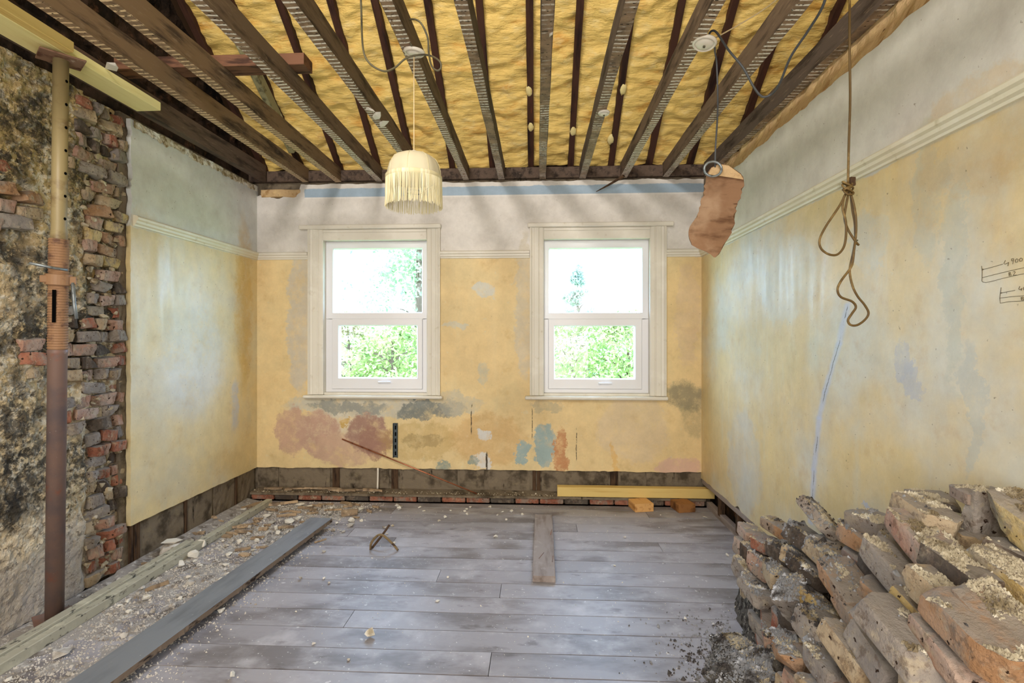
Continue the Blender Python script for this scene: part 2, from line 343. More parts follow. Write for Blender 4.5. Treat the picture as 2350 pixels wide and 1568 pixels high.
# raw left wall
def raw_mat():
    m = Mat('burnt_lime_render', .95, .12)
    z = m.N('SeparateXYZ', {0: m.co}).outputs[2]
    tan = m.mix(m.step(m.noise(2.2, 5, off=1), .4, .65), C('#d2c09c'), C('#cfc4b4'))
    tan = m.mix(m.math('MULTIPLY', m.step(z, .4, 2.2), .7), tan, C('#c8aa68'))
    c = m.mix(m.step(m.noise(26, 5, .7, off=3), .47, .6), tan, C('#e4d9c0'))
    c = m.mix(m.math('MULTIPLY', m.step(m.noise(30, 5, .75, off=13), .54, .62), .8), c, C('#5a4e3e'))
    soot = m.mul(m.step(m.noise(1.7, 4, .6, off=7), .5, .64), m.step(m.noise(16, 5, .75, off=8), .36, .52))
    c = m.mix(m.math('MULTIPLY', soot, .9), c, C('#2b2a2a'))
    low = m.step(z, .42, .25)
    c = m.mix(m.math('MULTIPLY', low, .6), c, C('#aba39c'))
    for (cy, cz, ry, rz) in ((2.62, .72, .35, .2), (2.95, 2.0, .13, .3), (2.80, 2.3, .10, .3), (2.40, 1.0, .15, .25), (2.47, 2.55, .2, .12), (2.65, 1.8, .08, .35)):
        f = m.blob(m.N('VectorMath', {0: m.st((0, 1, 1)), 1: m.N('VectorMath', {0: m.st((0, .22, .22), m.N('TexNoise', {'Vector': m.co, 'Scale': 9, 'Detail': 6, 'Roughness': .7}).outputs['Color']), 1: (0, -.11, -.11)}, operation='ADD').outputs[0]}, operation='ADD').outputs[0], (0, cy, cz), (0, ry, rz), .35)
        c = m.mix(m.mul(f, .85, m.step(m.noise(18, 5, .75, off=18), .38, .56)), c, C('#33302d'))
    m.bump(m.noise(30, 6, .7), .9, .02); m.bump(m.noise(90, 4, .6), .6, .005)
    return m.color(c)
M['raw'] = raw_mat()
def brick_mat(name, a, b, dust='#918b84', da=.85, soot=0):
    m = Mat(name, .95, .12); m.perobj()
    c = m.mix(m.step(m.noise(7, 5, .6), .38, .62), C(a), C(b))
    c = m.mix(m.math('MULTIPLY', m.step(m.noise(16, 5, .7, off=4), .52, .68), .7), c, C('#b9ab92'))
    c = m.mix(m.math('MULTIPLY', m.step(m.noise(5, 6, .7, off=12), .50, .60), .75), c, C('#8f8579'))
    c = m.mix(m.math('MULTIPLY', m.step(m.noise(30, 5, .7, off=15), .52, .62), .5), c, C('#5e4a3c'))
    c = m.mix(m.step(m.noise(42, 3, .6, off=6), .64, .69), c, C('#33241b'))
    if soot: c = m.mix(m.math('MULTIPLY', m.step(m.noise(9, 5, .7, off=8), .5-soot*.15, .66-soot*.15), .7), c, C('#3f3a36'))
    up = m.math('MULTIPLY', m.mul(m.up(.45, .85), m.step(m.noise(14, 4, .6, off=9), .25, .5)), da)
    c = m.mix(up, c, C(dust))
    m.bump(m.noise(16, 6, .7), .8, .016); m.bump(m.noise(80, 4, .6), .7, .004)
    return m.color(c)
M['b_orange'] = brick_mat('orange_brick', '#a07a58', '#b29276')
M['b_red'] = brick_mat('red_brick', '#8f5a48', '#a8715a')
M['b_tan'] = brick_mat('tan_brick', '#a89272', '#b5a388')
M['b_yellow'] = brick_mat('yellow_brick', '#b9a06a', '#c4b285')
M['b_grey'] = brick_mat('mortar_coated_brick', '#8b837c', '#9f968c')
M['b_dark'] = brick_mat('sooty_brick', '#665648', '#7d7064', soot=1)
M['b_pink'] = brick_mat('pink_brick', '#ab8470', '#b39c8c')

glass = bpy.data.materials.new('window_glass'); glass.use_nodes = True
t = glass.node_tree; t.nodes.clear()
o_ = t.nodes.new('ShaderNodeOutputMaterial'); mx = t.nodes.new('ShaderNodeMixShader'); tr = t.nodes.new('ShaderNodeBsdfTransparent'); gl = t.nodes.new('ShaderNodeBsdfGlossy')
gl.inputs['Roughness'].default_value = .02; mx.inputs[0].default_value = .05; tr.inputs[0].default_value = (.96, .98, .98, 1)
t.links.new(tr.outputs[0], mx.inputs[1]); t.links.new(gl.outputs[0], mx.inputs[2]); t.links.new(mx.outputs[0], o_.inputs[0])

# ------------------------------------------------------------------ room dimensions
YB, XL, XR = 4.566, -2.562, 1.438     # plaster faces
ZT, ZR0, ZR1 = 2.84, 2.165, 2.235     # plaster top, picture rail
YN = -2.0
rnd = random.Random(5)
def jag(v, amp, f=9, s=0): return amp*fbm((v*f+s, s*1.7, .3), 5)
def strip_slab(name, axis, a0, a1, front, back, zlo, zhi, mat, parent=None, step=.025, holes=()):
    """plaster layer on a vertical wall with ragged lower and upper edges"""
    n = max(2, int((a1-a0)/step)); V = []; F = []
    P = (lambda a, d, z: (a, d, z)) if axis == 'Y' else (lambda a, d, z: (d, a, z))
    for i in range(n+1):
        a = a0+(a1-a0)*i/n; lo, hi = zlo(a), zhi(a)
        V += [P(a, front, lo), P(a, front, hi), P(a, back, lo), P(a, back, hi)]
    for i in range(n):
        b = i*4; c = b+4
        F += [(b, c, c+1, b+1), (b+1, c+1, c+3, b+3), (b, b+2, c+2, c), (b+2, b+3, c+3, c+2)]
    F += [(0, 1, 3, 2), (n*4, n*4+2, n*4+3, n*4+1)]
    return V, F
def addgeo(G, vf):
    k = len(G[0]); G[0].extend(vf[0]); G[1].extend([tuple(i+k for i in f) for f in vf[1]])

# windows: (architrave outer L, inner L, inner R, outer R, head top, head bottom, sill top, sill bottom) in photo px
WIN = [dict(oL=709, iL=743, iR=980, oR=1011, ht=527, hb=552, st=906, sb=914, capL=690, capR=1013, ct=517, sL=700, sR=1017,
            ug=(765, 968, 571, 717), lg=(779, 957, 748, 867), ls=(762, 969, 733, 893), hd=(880, 877)),
       dict(oL=1216, iL=1248, iR=1491, oR=1528, ht=522, hb=549, st=908, sb=917, capL=1211, capR=1544, ct=512, sL=1205, sR=1531,
            ug=(1261, 1473, 570, 717), lg=(1273, 1456, 749, 869), ls=(1259, 1473, 733, 893), hd=(1384, 880))]
def X_(px, Y=YB): return onY(px, 775, Y).x
def Z_(px, py, Y=YB): return onY(px, py, Y).z
op = []
for W in WIN:
    cx = (W['iL']+W['iR'])/2
    op.append((X_(W['iL'])-.01, X_(W['iR'])+.01, Z_(cx, W['st'])-.01, Z_(cx, W['hb'])+.01))

# ------------------------------------------------------------------ back wall
bt = lambda a: ZT+.004+jag(a, .012, 7, 1)-(.10+jag(a, .03, 14, 3) if a < X_(690) else 0)
bb = lambda a: .265+jag(a, .008, 8, 2)
G = ([], [])
x = XL-.02
edges = [(x, op[0][0], None), (op[0][0], op[0][1], op[0]), (op[0][1], op[1][0], None), (op[1][0], op[1][1], op[1]), (op[1][1], XR+.02, None)]
for a0, a1, h in edges:
    if h is None: addgeo(G, strip_slab('', 'Y', a0, a1, YB, YB+.03, bb, bt, None))
    else:
        addgeo(G, strip_slab('', 'Y', a0, a1, YB, YB+.03, bb, lambda a: h[2], None))
        addgeo(G, strip_slab('', 'Y', a0, a1, YB, YB+.03, lambda a: h[3], bt, None))
def bk(px, py): p = onY(px, py, YB); return (p.x, p.z)
def br(rx, ry): return (rx*YB/FPX, ry*YB/FPX)
BB = [('#c9c2b4', bk(690, 740), br(30, 170), .8), ('#cfc6b2', bk(1205, 700), br(22, 170), .7), ('#c9c3b0', bk(820, 930), br(170, 26), 1),
      ('#c9bfa4', bk(1050, 925), br(60, 25), .9), ('#d6cfc0', bk(760, 985), br(80, 40), .6),
      ('#8f918a', bk(800, 933), br(90, 13), .8), ('#80847e', bk(975, 940), br(62, 20), .95), ('#a8a698', bk(1040, 935), br(30, 16), .6),
      ('#c4a28c', bk(668, 985), br(36, 55), .95), ('#c2a08c', bk(735, 1000), br(52, 55), 1), ('#c8a890', bk(790, 1030), br(70, 42), .9),
      ('#a88676', bk(848, 990), br(52, 48), 1), ('#a27c6c', bk(860, 1015), br(32, 36), .9), ('#c9a24e', bk(790, 964), br(13, 9), 1),
      ('#b99a58', bk(960, 1010), br(90, 45), .45), ('#c9a066', bk(1120, 1010), br(90, 60), .5), ('#6b5a34', bk(970, 1012), br(50, 18), .35),
      ('#d8d6d0', bk(1108, 998), br(15, 10), 1), ('#dad8d2', bk(1105, 1062), br(20, 20), 1),
      ('#9db0ae', bk(1248, 1018), br(28, 42), 1), ('#9db0ae', bk(1200, 1040), br(13, 30), 1), ('#9db0ae', bk(1250, 1050), br(22, 22), 1), ('#7f9694', bk(1020, 1065), br(14, 14), .8), ('#7f9694', bk(1084, 1060), br(8, 12), .8),
      ('#c28c60', bk(1288, 1035), br(15, 50), 1), ('#c28c60', bk(1298, 1060), br(6, 22), .9),
      ('#dcc7a4', bk(1450, 985), br(82, 75), .75), ('#e0b46a', bk(1410, 1055), br(8, 35), .7), ('#dcb8a0', bk(1565, 1070), br(52, 24), 1), ('#d9c0a0', bk(1580, 720), br(26, 120), .55),
      ('#6d6f60', bk(1578, 910), br(48, 30), .7, 'soft'), ('#8a8468', bk(1592, 960), br(24, 40), .45, 'soft'), ('#c9ccc6', bk(1110, 665), br(28, 24), .8), ('#c6ccc6', bk(1045, 740), br(34, 8), .6),
      ('#bfc2b4', bk(1108, 850), br(9, 30), .6), ('#a9a58e', bk(1250, 930), br(40, 16), .5)]
def backextra(m, c, sx, n2):
    # blue painted frieze at the top, and grooved streaks over the blue-grey and orange remnants
    x0 = X_(698)
    z0, z1 = Z_(1100, 448), ZT-.035
    wz = m.math('ADD', sx[2], m.math('MULTIPLY', m.math('SUBTRACT', m.noise(9, 5, .6, off=2), .5), .03))
    f = m.mul(m.step(sx[2], z0-.003, z0+.003), m.step(wz, z1+.004, z1-.004), m.step(m.math('ADD', sx[0], m.math('MULTIPLY', m.math('SUBTRACT', n2, .5), .06)), x0-.004, x0+.004))
    c = m.mix(f, c, C('#9fb4c6'))
    line = m.mul(m.step(sx[2], z0-.016, z0-.012), m.step(sx[2], z0, z0-.003), m.step(sx[0], x0-.004, x0+.004))
    c = m.mix(m.math('MULTIPLY', line, .8), c, C('#e4e2de'))
    # dark run-down streaks (old cracks)
    for px, y0, y1, wd in ((1082, 925, 1000, .004), (1117, 1035, 1090, .008), (1323, 980, 1060, .003), (1221, 935, 1010, .003)):
        p0 = bk(px, y0); p1 = bk(px, y1)
        cx_ = m.math('ABSOLUTE', m.math('SUBTRACT', m.math('ADD', sx[0], m.math('MULTIPLY', m.math('SUBTRACT', n2, .5), .03)), p0[0]))
        f = m.mul(m.step(cx_, wd*1.5, wd*.6), m.step(sx[2], p1[1], p1[1]+.03), m.step(sx[2], p0[1], p0[1]-.03), m.step(m.noise(30, 3, off=4), .35, .5))
        c = m.mix(f, c, C('#4a4030'))
    return c
M['wall_back'] = wall_mat('back_plaster', 'Y', '#e4ca96', '#dedad4', BB, zsplit=ZR0, pale='#dccda0', palea=.5, rough=.6, spec=.3, extra=backextra)
wall_back = pyobj('wall_back', G[0], G[1], M['wall_back']); tag(wall_back, kind='structure')
bm = nb()
xs = [XL-.3, op[0][0], op[0][1], op[1][0], op[1][1], XR+.3]
YS = YB+.03
for i in range(5):
    if i in (1, 3):
        h = op[0 if i == 1 else 1]
        boxr(bm, xs[i], xs[i+1], YS, YS+.27, -.3, h[2]); boxr(bm, xs[i], xs[i+1], YS, YS+.27, h[3], 2.95)
    else: boxr(bm, xs[i], xs[i+1], YS, YS+.27, -.3, 2.95)
obj('masonry', bm, M['band'], wall_back)
# exposed render blocks between dark studs, below the plaster
segs = [(592, 640), (642, 758), (786, 893), (919, 1050), (1056, 1111), (1121, 1216), (1243, 1396), (1424, 1480), (1483, 1545), (1548, 1609)]
for i, (p0, p1) in enumerate(segs):
    bm = nb(); x0, x1 = X_(p0, YS), X_(p1, YS); n = 8
    g = [[bm.verts.new((lerp(x0, x1, i_/n), YS-.004-.009*abs(fbm((i_*.4+i*5, j*.5, 1))), lerp(.06, .272, j/4))) for i_ in range(n+1)] for j in range(5)]
    for j in range(4):
        for k in range(n): bm.faces.new((g[j][k], g[j][k+1], g[j+1][k+1], g[j+1][k]))
    r = bmesh.ops.extrude_face_region(bm, geom=bm.faces[:]); 
    for v in [v for v in r['geom'] if isinstance(v, bmesh.types.BMVert)]: v.co.y = YS+.01
    obj('render_block', bm, M['band'], wall_back)
for p0, p1 in ((764, 780), (899, 914), (1222, 1230), (1232, 1240), (1400, 1418)):
    bm = nb(); boxr(bm, X_(p0, YS), X_(p1, YS), YS-.012, YS+.005, .07, .262, .002); obj('timber_ground', bm, M['stud'], wall_back)
# ledge: brick course with a mortar-dirty top, between wall and boards
ledge = empty('trim_1', (0, 4.50, 0)); tag(ledge, kind='structure')
x = XL; i = 0
while x < XR-.02:
    L = min(.215, XR-x)
    bm = nb(); box(bm, (0, 0, 0), (L-.012, .10, .05), None, .005)
    bmesh.ops.subdivide_edges(bm, edges=bm.edges[:], cuts=1)
    for v in bm.verts: v.co += Vector((fbm(v.co*30+Vector((i, 0, 0))), fbm(v.co*30+Vector((0, i, 3))), 0))*.004
    b = obj('brick', bm, [M['b_red'], M['b_dark'], M['b_red']][i % 3], ledge, loc=(x+L/2, .012, .027)); x += L; i += 1
V = []; F = []
n = 160
for i in range(n+1):
    a = XL+(XR-XL)*i/n
    V += [(a, 4.447-4.50+jag(a, .006, 12, 5), .05), (a, 4.447-4.50+jag(a, .006, 12, 5), .068+jag(a, .004, 10, 6)), (a, .099, .08+jag(a, .006, 6, 7)), (a, .099, .05)]
for i in range(n):
    b = i*4; c = b+4
    F += [(b, c, c+1, b+1), (b+1, c+1, c+2, b+2), (b+3, b, c, c+3)]
pyobj('ledge_top', V, F, M['band'], ledge)

# ------------------------------------------------------------------ right wall
RBl = []
def rk(px, py): p = onX(px, py, XR); return (p.y, p.z)
for (px, py, ry, rz, col, al) in ((2130, 430, .07, .28, '#c2c2ae', .6), (2190, 640, .05, .35, '#c0c2b0', .6), (2230, 930, .04, .22, '#bdc0b4', .6), (1990, 560, .12, .14, '#c8cabb', .5), (2080, 840, .04, .07, '#b9bcc0', .7), (2095, 870, .03, .06, '#b9bcc0', .7),
                               (1990, 1160, .03, .02, '#b7c2da', .8), (1705, 1060, .3, .35, '#c5c8c2', .5), (1800, 640, .35, .25, '#d4d4c2', .5), (2250, 300, .25, .2, '#cfa854', .3), (1900, 480, .25, .12, '#c4b070', .35)):
    RBl.append((col, rk(px, py), (ry, rz), al))
def rightextra(m, c, sx, n2):
    # filled crack running down the wall, pale blue filler
    pts = [rk(1945, 700), rk(1925, 790), rk(1893, 900), rk(1880, 960), rk(1868, 1080), rk(1860, 1200)]
    nw = m.math('MULTIPLY', m.math('SUBTRACT', m.noise(14, 4, .6, off=3), .5), .03)
    for (a, b) in zip(pts[:-1], pts[1:]):
        # distance from a line y = a.y + k (z-a.z)
        k = (b[0]-a[0])/(b[1]-a[1])
        e = m.math('ADD', m.math('SUBTRACT', m.math('SUBTRACT', sx[1], a[0]), m.math('MULTIPLY', m.math('SUBTRACT', sx[2], a[1]), k)), nw)
        e = m.math('ABSOLUTE', e)
        inz = m.mul(m.step(sx[2], b[1]-.02, b[1]+.0), m.step(sx[2], a[1]+.02, a[1]-.0))
        c = m.mix(m.mul(m.step(e, .040, .006), inz, .8), c, C('#c0c9da'))
        c = m.mix(m.mul(m.step(e, .004, .001), inz, m.step(n2, .45, .55)), c, C('#5d625e'))
    return c
M['wall_right'] = wall_mat('right_plaster', 'X', '#dcc792', '#d6d4cc', RBl, zsplit=ZR0-.01, pale='#d2d2c4', palea=.9, rough=.42, spec=.5, extra=rightextra)
G = ([], [])
rt = lambda a: 2.69+jag(a, .015, 6, 4)-(0.0)
rb = lambda a: .215+jag(a, .006, 9, 6)+(.03*max(0, 1-abs(a-3.75)/.05))
addgeo(G, strip_slab('', 'X', YN, YB+.02, XR, XR+.03, rb, rt, None))
wall_right = pyobj('wall_right', G[0], G[1], M['wall_right']); tag(wall_right, kind='structure')
bm = nb(); boxr(bm, XR+.085, XR+.2, YN-.1, YB+.3, -.3, 2.86); boxr(bm, 3.2, 3.4, YN-.1, YB+.3, 2.7, 6.2); boxr(bm, XR+.03, XR+.085, YN-.1, YB+.03, .30, 2.66); obj('masonry', bm, M['gable'], wall_right)
# raw sloping edge above the plaster
V = []; F = []; n = 260
for i in range(n+1):
    a = YN+(YB+.02-YN)*i/n
    for k in range(5):
        f = k/4; V.append((XR+.004+.075*f+.01*fbm((a*9, f*3, 2))*(.3+f), a, rt(a)-.01+(2.875-2.68)*f+.012*fbm((a*14, f*4, 9))))
for i in range(n):
    for k in range(4): F.append((i*5+k, i*5+k+1, i*5+k+6, i*5+k+5))
pyobj('raw_plaster_edge', V, F, M['torn_orange'], wall_right)
# skirting void: plate, studs and lower rail of the partition
bm = nb(); boxr(bm, XR+.001, XR+.05, 1.5, YB-.01, .175, .213, .002); obj('timber_plate', bm, M['plank'], wall_right)
bm = nb(); boxr(bm, XR+.005, XR+.05, 2.9, YB-.12, -.02, .05, .002); obj('timber_plate', bm, M['plank'], wall_right)
for y in (4.15, 3.78, 3.42, 3.38, 3.0, 2.6):
    bm = nb(); boxr(bm, XR+.002, XR+.045, y-.025, y+.02, .03, .178, .003); obj('stud', bm, M['stud'], wall_right)

# ------------------------------------------------------------------ left wall
YE = 3.107    # where the plaster stops and the broken masonry starts
LBl = []
def lk(px, py): p = onX(px, py, XL); return (p.y, p.z)
for (px, py, ry, rz, col, al) in ((450, 820, .35, .45, '#cfd2cc', .6), (400, 650, .2, .4, '#d6cfae', .5), (560, 700, .12, .7, '#d0a850', .6), (520, 1060, .2, .1, '#c9a566', .3), (330, 560, .15, .2, '#cdb47a', .5), (540, 930, .06, .2, '#bcc4d0', .6)):
    LBl.append((col, lk(px, py), (ry, rz), al, 'soft'))
M['wall_left'] = wall_mat('left_plaster', 'X', '#e2cd98', '#d6d8d4', LBl, zsplit=ZR0-.01, pale='#d3ccb0', palea=.85, rough=.46, spec=.5)
# plaster sheet on a grid, ragged at its broken vertical edge
V = []; F = []; n, mz = 58, 110
lt = lambda a: 2.835+jag(a, .008, 9, 2)
lb = lambda a: .262+jag(a, .004, 8, 3)
for i in range(n+1):
    for j in range(mz+1):
        a = lerp(YE, YB+.02, i/n); z = lerp(lb(a), lt(a), j/mz)
        if i == 0: a += .007*fbm((z*9, 3, 1), 6)+(.05*max(0, fbm((z*5, 1, 7))) if z > 2.2 else 0)
        V.append((XL, a, z))
k0 = len(V); V += [(XL-.03, v[1], v[2]) for v in V]
for i in range(n):
    for j in range(mz):
        a = i*(mz+1)+j; F.append((a, a+1, a+mz+2, a+mz+1))
for j in range(mz): F.append((j, j+1, k0+j+1, k0+j))
for i in range(n):
    a = i*(mz+1); b = a+mz+1; F.append((a, b, k0+b, k0+a)); F.append((a+mz, b+mz, k0+b+mz, k0+a+mz))
wall_left = pyobj('wall_left', V, F, M['wall_left']); tag(wall_left, kind='structure')
# torn strip of plaster along the top
V = []; F = []
n = 100
for i in range(n+1):
    a = lerp(YE+.02, YB, i/n); d = .07+.05*max(0, fbm((a*6, 2, 2), 5))
    for k in range(5): V.append((XL+.003+.007*abs(fbm((a*30, k*.9, 4))), a, lt(a)-.002-d*k/4*(.6+.5*abs(fbm((a*8, 5, 5))))+.0))
for i in range(n):
    for k in range(4): F.append((i*5+k, i*5+k+1, i*5+k+6, i*5+k+5))
pyobj('torn_plaster_strip', V, F, M['torn'], wall_left)
bm = nb(); boxr(bm, XL-.3, XL-.034, YE-.05, YB+.3, -.3, 2.86); boxr(bm, XL-.3, XL-.10, YN-.1, YE-.05, -.3, 2.86); obj('masonry', bm, M['band'], wall_left)
for i, (y0, y1) in enumerate(((3.21, 3.62), (3.66, 3.95), (3.98, 4.25), (4.28, 4.56))):
    bm = nb(); n = 8
    g = [[bm.verts.new((XL-.024+.009*abs(fbm((i_*.4+i*5, j*.5, 1))), lerp(y0, y1, i_/n), lerp(-.0, .268, j/4))) for i_ in range(n+1)] for j in range(5)]
    for j in range(4):
        for k in range(n): bm.faces.new((g[j][k], g[j][k+1], g[j+1][k+1], g[j+1][k]))
    r = bmesh.ops.extrude_face_region(bm, geom=bm.faces[:])
    for v in [v for v in r['geom'] if isinstance(v, bmesh.types.BMVert)]: v.co.x = XL-.036
    obj('render_block', bm, M['band'], wall_left)
for y in (3.135, 3.165, 3.19, 3.64, 4.27):
    bm = nb(); boxr(bm, XL-.033, XL-.012, y-.011, y+.011, 0, .258, .002); obj('timber_ground', bm, M['stud'], wall_left)
# rough burnt render, displaced
V = []; F = []
ys = [YN+.1*i for i in range(42)]; ys = [y for y in ys if y < 2.1]; y = 2.1
while y < YE+.03: ys.append(y); y += .011
zs = [2.86*j/250 for j in range(251)]
def rawx(y, z):
    p = Vector((0, y, z))
    d = .016*mn.fractal(p*4.5, .9, 2.1, 4)+.011*mn.fractal(p*17+Vector((9, 2, 3)), .7, 2.1, 4)+.006*mn.noise(p*55)+.008*mn.noise(p*28)
    col = max(0, min(1, (y-(2.80+.06*mn.noise(Vector((1, 2, z*4)))))/.05))       # brick return column is cut back
    pk = max(0, 1-((y-2.40)/.16)**2-((z-2.02)/.22)**2)+max(0, 1-((y-2.72)/.14)**2-((z-1.40)/.28)**2)
    lowz = max(0, min(1, (.45-z)/.2))
    return XL-.030+d*(1-.6*lowz)-.030*col-.04*min(1, pk*1.5)
for yy in ys:
    for z in zs: V.append((rawx(yy, z), yy, z))
nz = len(zs)
for i in range(len(ys)-1):
    for j in range(nz-1): a = i*nz+j; F.append((a, a+1, a+nz+1, a+nz))
pyobj('burnt_render', V, F, M['raw'], wall_left)

def rough_brick(L, Wd, H, seed, cuts=5, amp=.003, chip=.4, fracture=False):
    """brick with worn arrises, corners knocked off by flat breaks and, if broken, a ragged far end"""
    bm = nb(); bmesh.ops.create_cube(bm, size=1)
    bmesh.ops.subdivide_edges(bm, edges=bm.edges[:], cuts=cuts, use_grid_fill=True)
    rr = random.Random(seed); off = Vector((seed*1.37 % 50, seed*.71 % 50, seed*.33 % 50))
    dm = Vector((Wd, L, H))/2; planes = []
    for _ in range(rr.choice((2, 3, 4, 5))):
        c = Vector((rr.choice((-1, 1)), rr.choice((-1, 1)), rr.choice((-1, 0, 1))))
        n = Vector((c.x*rr.uniform(.3, 1), c.y*rr.uniform(.3, 1), c.z*rr.uniform(.2, 1))).normalized()
        corner = Vector((math.copysign(dm.x, n.x), math.copysign(dm.y, n.y), math.copysign(dm.z, n.z)))
        planes.append((n, corner.dot(n)-rr.uniform(.006, .03)*chip*2.2))
    if fracture:
        n = Vector((rr.uniform(-.5, .5), 1, rr.uniform(-.4, .4))).normalized(); planes.append((n, dm.y*.75))
    for v in bm.verts:
        q = v.co*2; m = sorted((abs(q.x), abs(q.y), abs(q.z)))
        p = Vector((v.co.x*Wd, v.co.y*L, v.co.z*H))
        e = (m[1] > .99)+(m[0] > .99)
        p -= Vector((math.copysign(1, q.x)*(abs(q.x) > .99), math.copysign(1, q.y)*(abs(q.y) > .99), math.copysign(1, q.z)*(abs(q.z) > .99)))*.0022*e
        for n, d in planes:
            k = p.dot(n)-d
            if k > 0: p -= n*(k+.004*mn.noise(p*60+off))
        p += Vector((mn.noise(p*9+off), mn.noise(p*9+off+Vector((5, 0, 0))), mn.noise(p*9+off+Vector((0, 9, 0)))))*amp
        p += Vector((mn.noise(p*55+off), mn.noise(p*55+off+Vector((5, 0, 0))), mn.noise(p*55+off+Vector((0, 9, 0)))))*amp*.45
        v.co = p
    return bm
# torn brick return: one or two broken pieces a course
bc = ['b_red', 'b_tan', 'b_grey', 'b_pink', 'b_dark', 'b_grey', 'b_tan', 'b_pink', 'b_yellow', 'b_orange']
lib = {}
for k in bc:
    for q in range(2):
        if (k, q) in lib: continue
        bm = rough_brick(.2, .09, .068, q*17+bc.index(k)*5, 5, .007, .8, True)
        me = bpy.data.meshes.new('brick'); bmesh.ops.recalc_face_normals(bm, faces=bm.faces); bm.to_mesh(me); bm.free(); me.materials.append(M[k])
        lib[(k, q)] = me
rr = random.Random(11)
def wall_brick(y, z, L, key, prot=0., rot=0.):
    me = lib[(key, rr.randint(0, 1))]
    o = bpy.data.objects.new('brick', me); link(o, wall_left)
    o.scale = (1+rr.uniform(-.2, .3), L/.2, rr.uniform(.85, 1.05)); o.location = (XL-.075+prot, y, z)
    o.rotation_euler = (rot+rr.uniform(-.14, .14), rr.uniform(-.2, .2), rr.uniform(-.3, .3)); return o
z = .04; c = 0
while z < 2.82:
    hi = z > 2.35
    y0 = 2.81+rr.uniform(-.02, .04)-(.16 if .9 < z < 1.65 else 0)-(.10 if hi else 0); y1 = YE-.005-rr.uniform(0, .015)
    y = y0
    while y < y1-.03:
        L = min(rr.choice((.07, .1, .1, .14, .19)), y1-y)
        if L < .035: break
        key = rr.choice(bc[:8])
        if 1.8 < z < 2.35: key = rr.choice(('b_orange', 'b_yellow', 'b_pink', 'b_tan'))
        if z < .9: key = rr.choice(('b_red', 'b_pink', 'b_grey', 'b_red', 'b_tan', 'b_dark'))
        wall_brick(y+L/2, z, L*.97, key, rr.uniform(-.022, .022)+(.008 if c % 3 else 0)); y += L+.006
    z += .0745; c += 1
for (y, z, L, key) in ((2.33, 2.28, .14, 'b_red'), (2.36, 2.18, .16, 'b_orange'), (2.50, 2.165, .12, 'b_orange'), (2.36, 2.10, .14, 'b_pink'), (2.50, 2.09, .15, 'b_tan'), (2.42, 2.025, .2, 'b_grey'), (2.33, 2.0, .06, 'b_pink'),
                       (2.50, 1.42, .12, 'b_pink'), (2.48, 1.34, .18, 'b_red'), (2.52, 1.27, .12, 'b_tan')):
    wall_brick(y, z, L, key, .01)
for _ in range(170):
    z = rr.uniform(.03, 2.78); y = rr.uniform(2.80 if not .9 < z < 1.65 else 2.62, YE-.02); sz = rr.uniform(.012, .035)
    bm = nb()
    for k in range(12):
        v = Vector((rr.gauss(0, 1), rr.gauss(0, 1), rr.gauss(0, 1))).normalized(); bm.verts.new((v.x*sz*.6, v.y*sz*rr.uniform(.8, 1.4), v.z*sz*.7))
    bmesh.ops.convex_hull(bm, input=bm.verts[:]); obj('mortar_lump', bm, M['lime'], wall_left, loc=(XL-.035+rr.uniform(-.015, .006), y, z))
# gable above the joists on the left
V = []; F = []; n1, n2_ = 110, 90
for i in range(n1+1):
    for j in range(n2_+1):
        y = lerp(YN, YB+.2, i/n1); z = lerp(2.8, 6.0, j/n2_)
        co = abs(((z/.075) % 1)-.5)*2; cy = abs(((y/.22+.5*(int(z/.075) % 2)) % 1)-.5)*2
        V.append((XL-.07+.02*fbm((3, y*5, z*5))-(.012 if co > .82 or cy > .93 else 0), y, z))
for i in range(n1):
    for j in range(n2_): a = i*(n2_+1)+j; F.append((a, a+1, a+n2_+2, a+n2_+1))
pyobj('gable_masonry', V, F, M['gable'], wall_left)

# rear wall (behind the viewer)
bm = nb(); boxr(bm, XL-.3, 3.4, YN-.25, YN, -.3, 6.2)
wall_rear = tag(obj('wall_rear', bm, simple('rear_plaster', '#c9b98c', [dict(c='#a8946a', s=2, lo=.4, hi=.7)])), kind='structure')

# ------------------------------------------------------------------ floor
bm = nb(); boxr(bm, XL-.3, XR+.3, YN-.2, YB+.2, -.30, -.06)
floor = tag(obj('floor', bm, M['sub']), kind='structure')
bm = nb(); boxr(bm, XL-.04, XR+.06, YN, YB, -.055, -.024); obj('joist_layer', bm, M['sub'], floor)
joints = {1: [-1.2, .9], 3: [.3], 4: [-1.387], 5: [-1.02, .85], 8: [-.6], 9: [-.21], 11: [-.97], 13: [-.21, 1.0]}
k = 0; ytop = 4.438
while ytop > YN:
    ylo = 4.166+.165*1-.165*k if k else 4.331
    ylo = 4.331-.165*k
    xs = [XL-.03]+sorted(joints.get(k, [rr.uniform(-2, 1)] if k > 14 else []))+[XR+.012]
    for a, b in zip(xs[:-1], xs[1:]):
        n = max(1, int((b-a)/.35)); bm = nb(); g = .0032
        zb = rr.uniform(-.0012, .0012)
        L = b-a-.003
        r = bmesh.ops.create_grid(bm, x_segments=n, y_segments=1, size=.5)
        for v in bm.verts: v.co = Vector((v.co.x*L, v.co.y*(ytop-ylo-2*g), 0.0))
        for v in bm.verts: v.co.z += .0012*mn.noise(Vector((v.co.x*2, v.co.y*9, k*3+a)))
        ex = bmesh.ops.extrude_face_region(bm, geom=bm.faces[:])
        for v in [v for v in ex['geom'] if isinstance(v, bmesh.types.BMVert)]: v.co.z -= .024
        obj('floorboard', bm, M['floorboard'], floor, loc=((a+b)/2, (ytop+ylo)/2, zb))
    ytop = ylo; k += 1

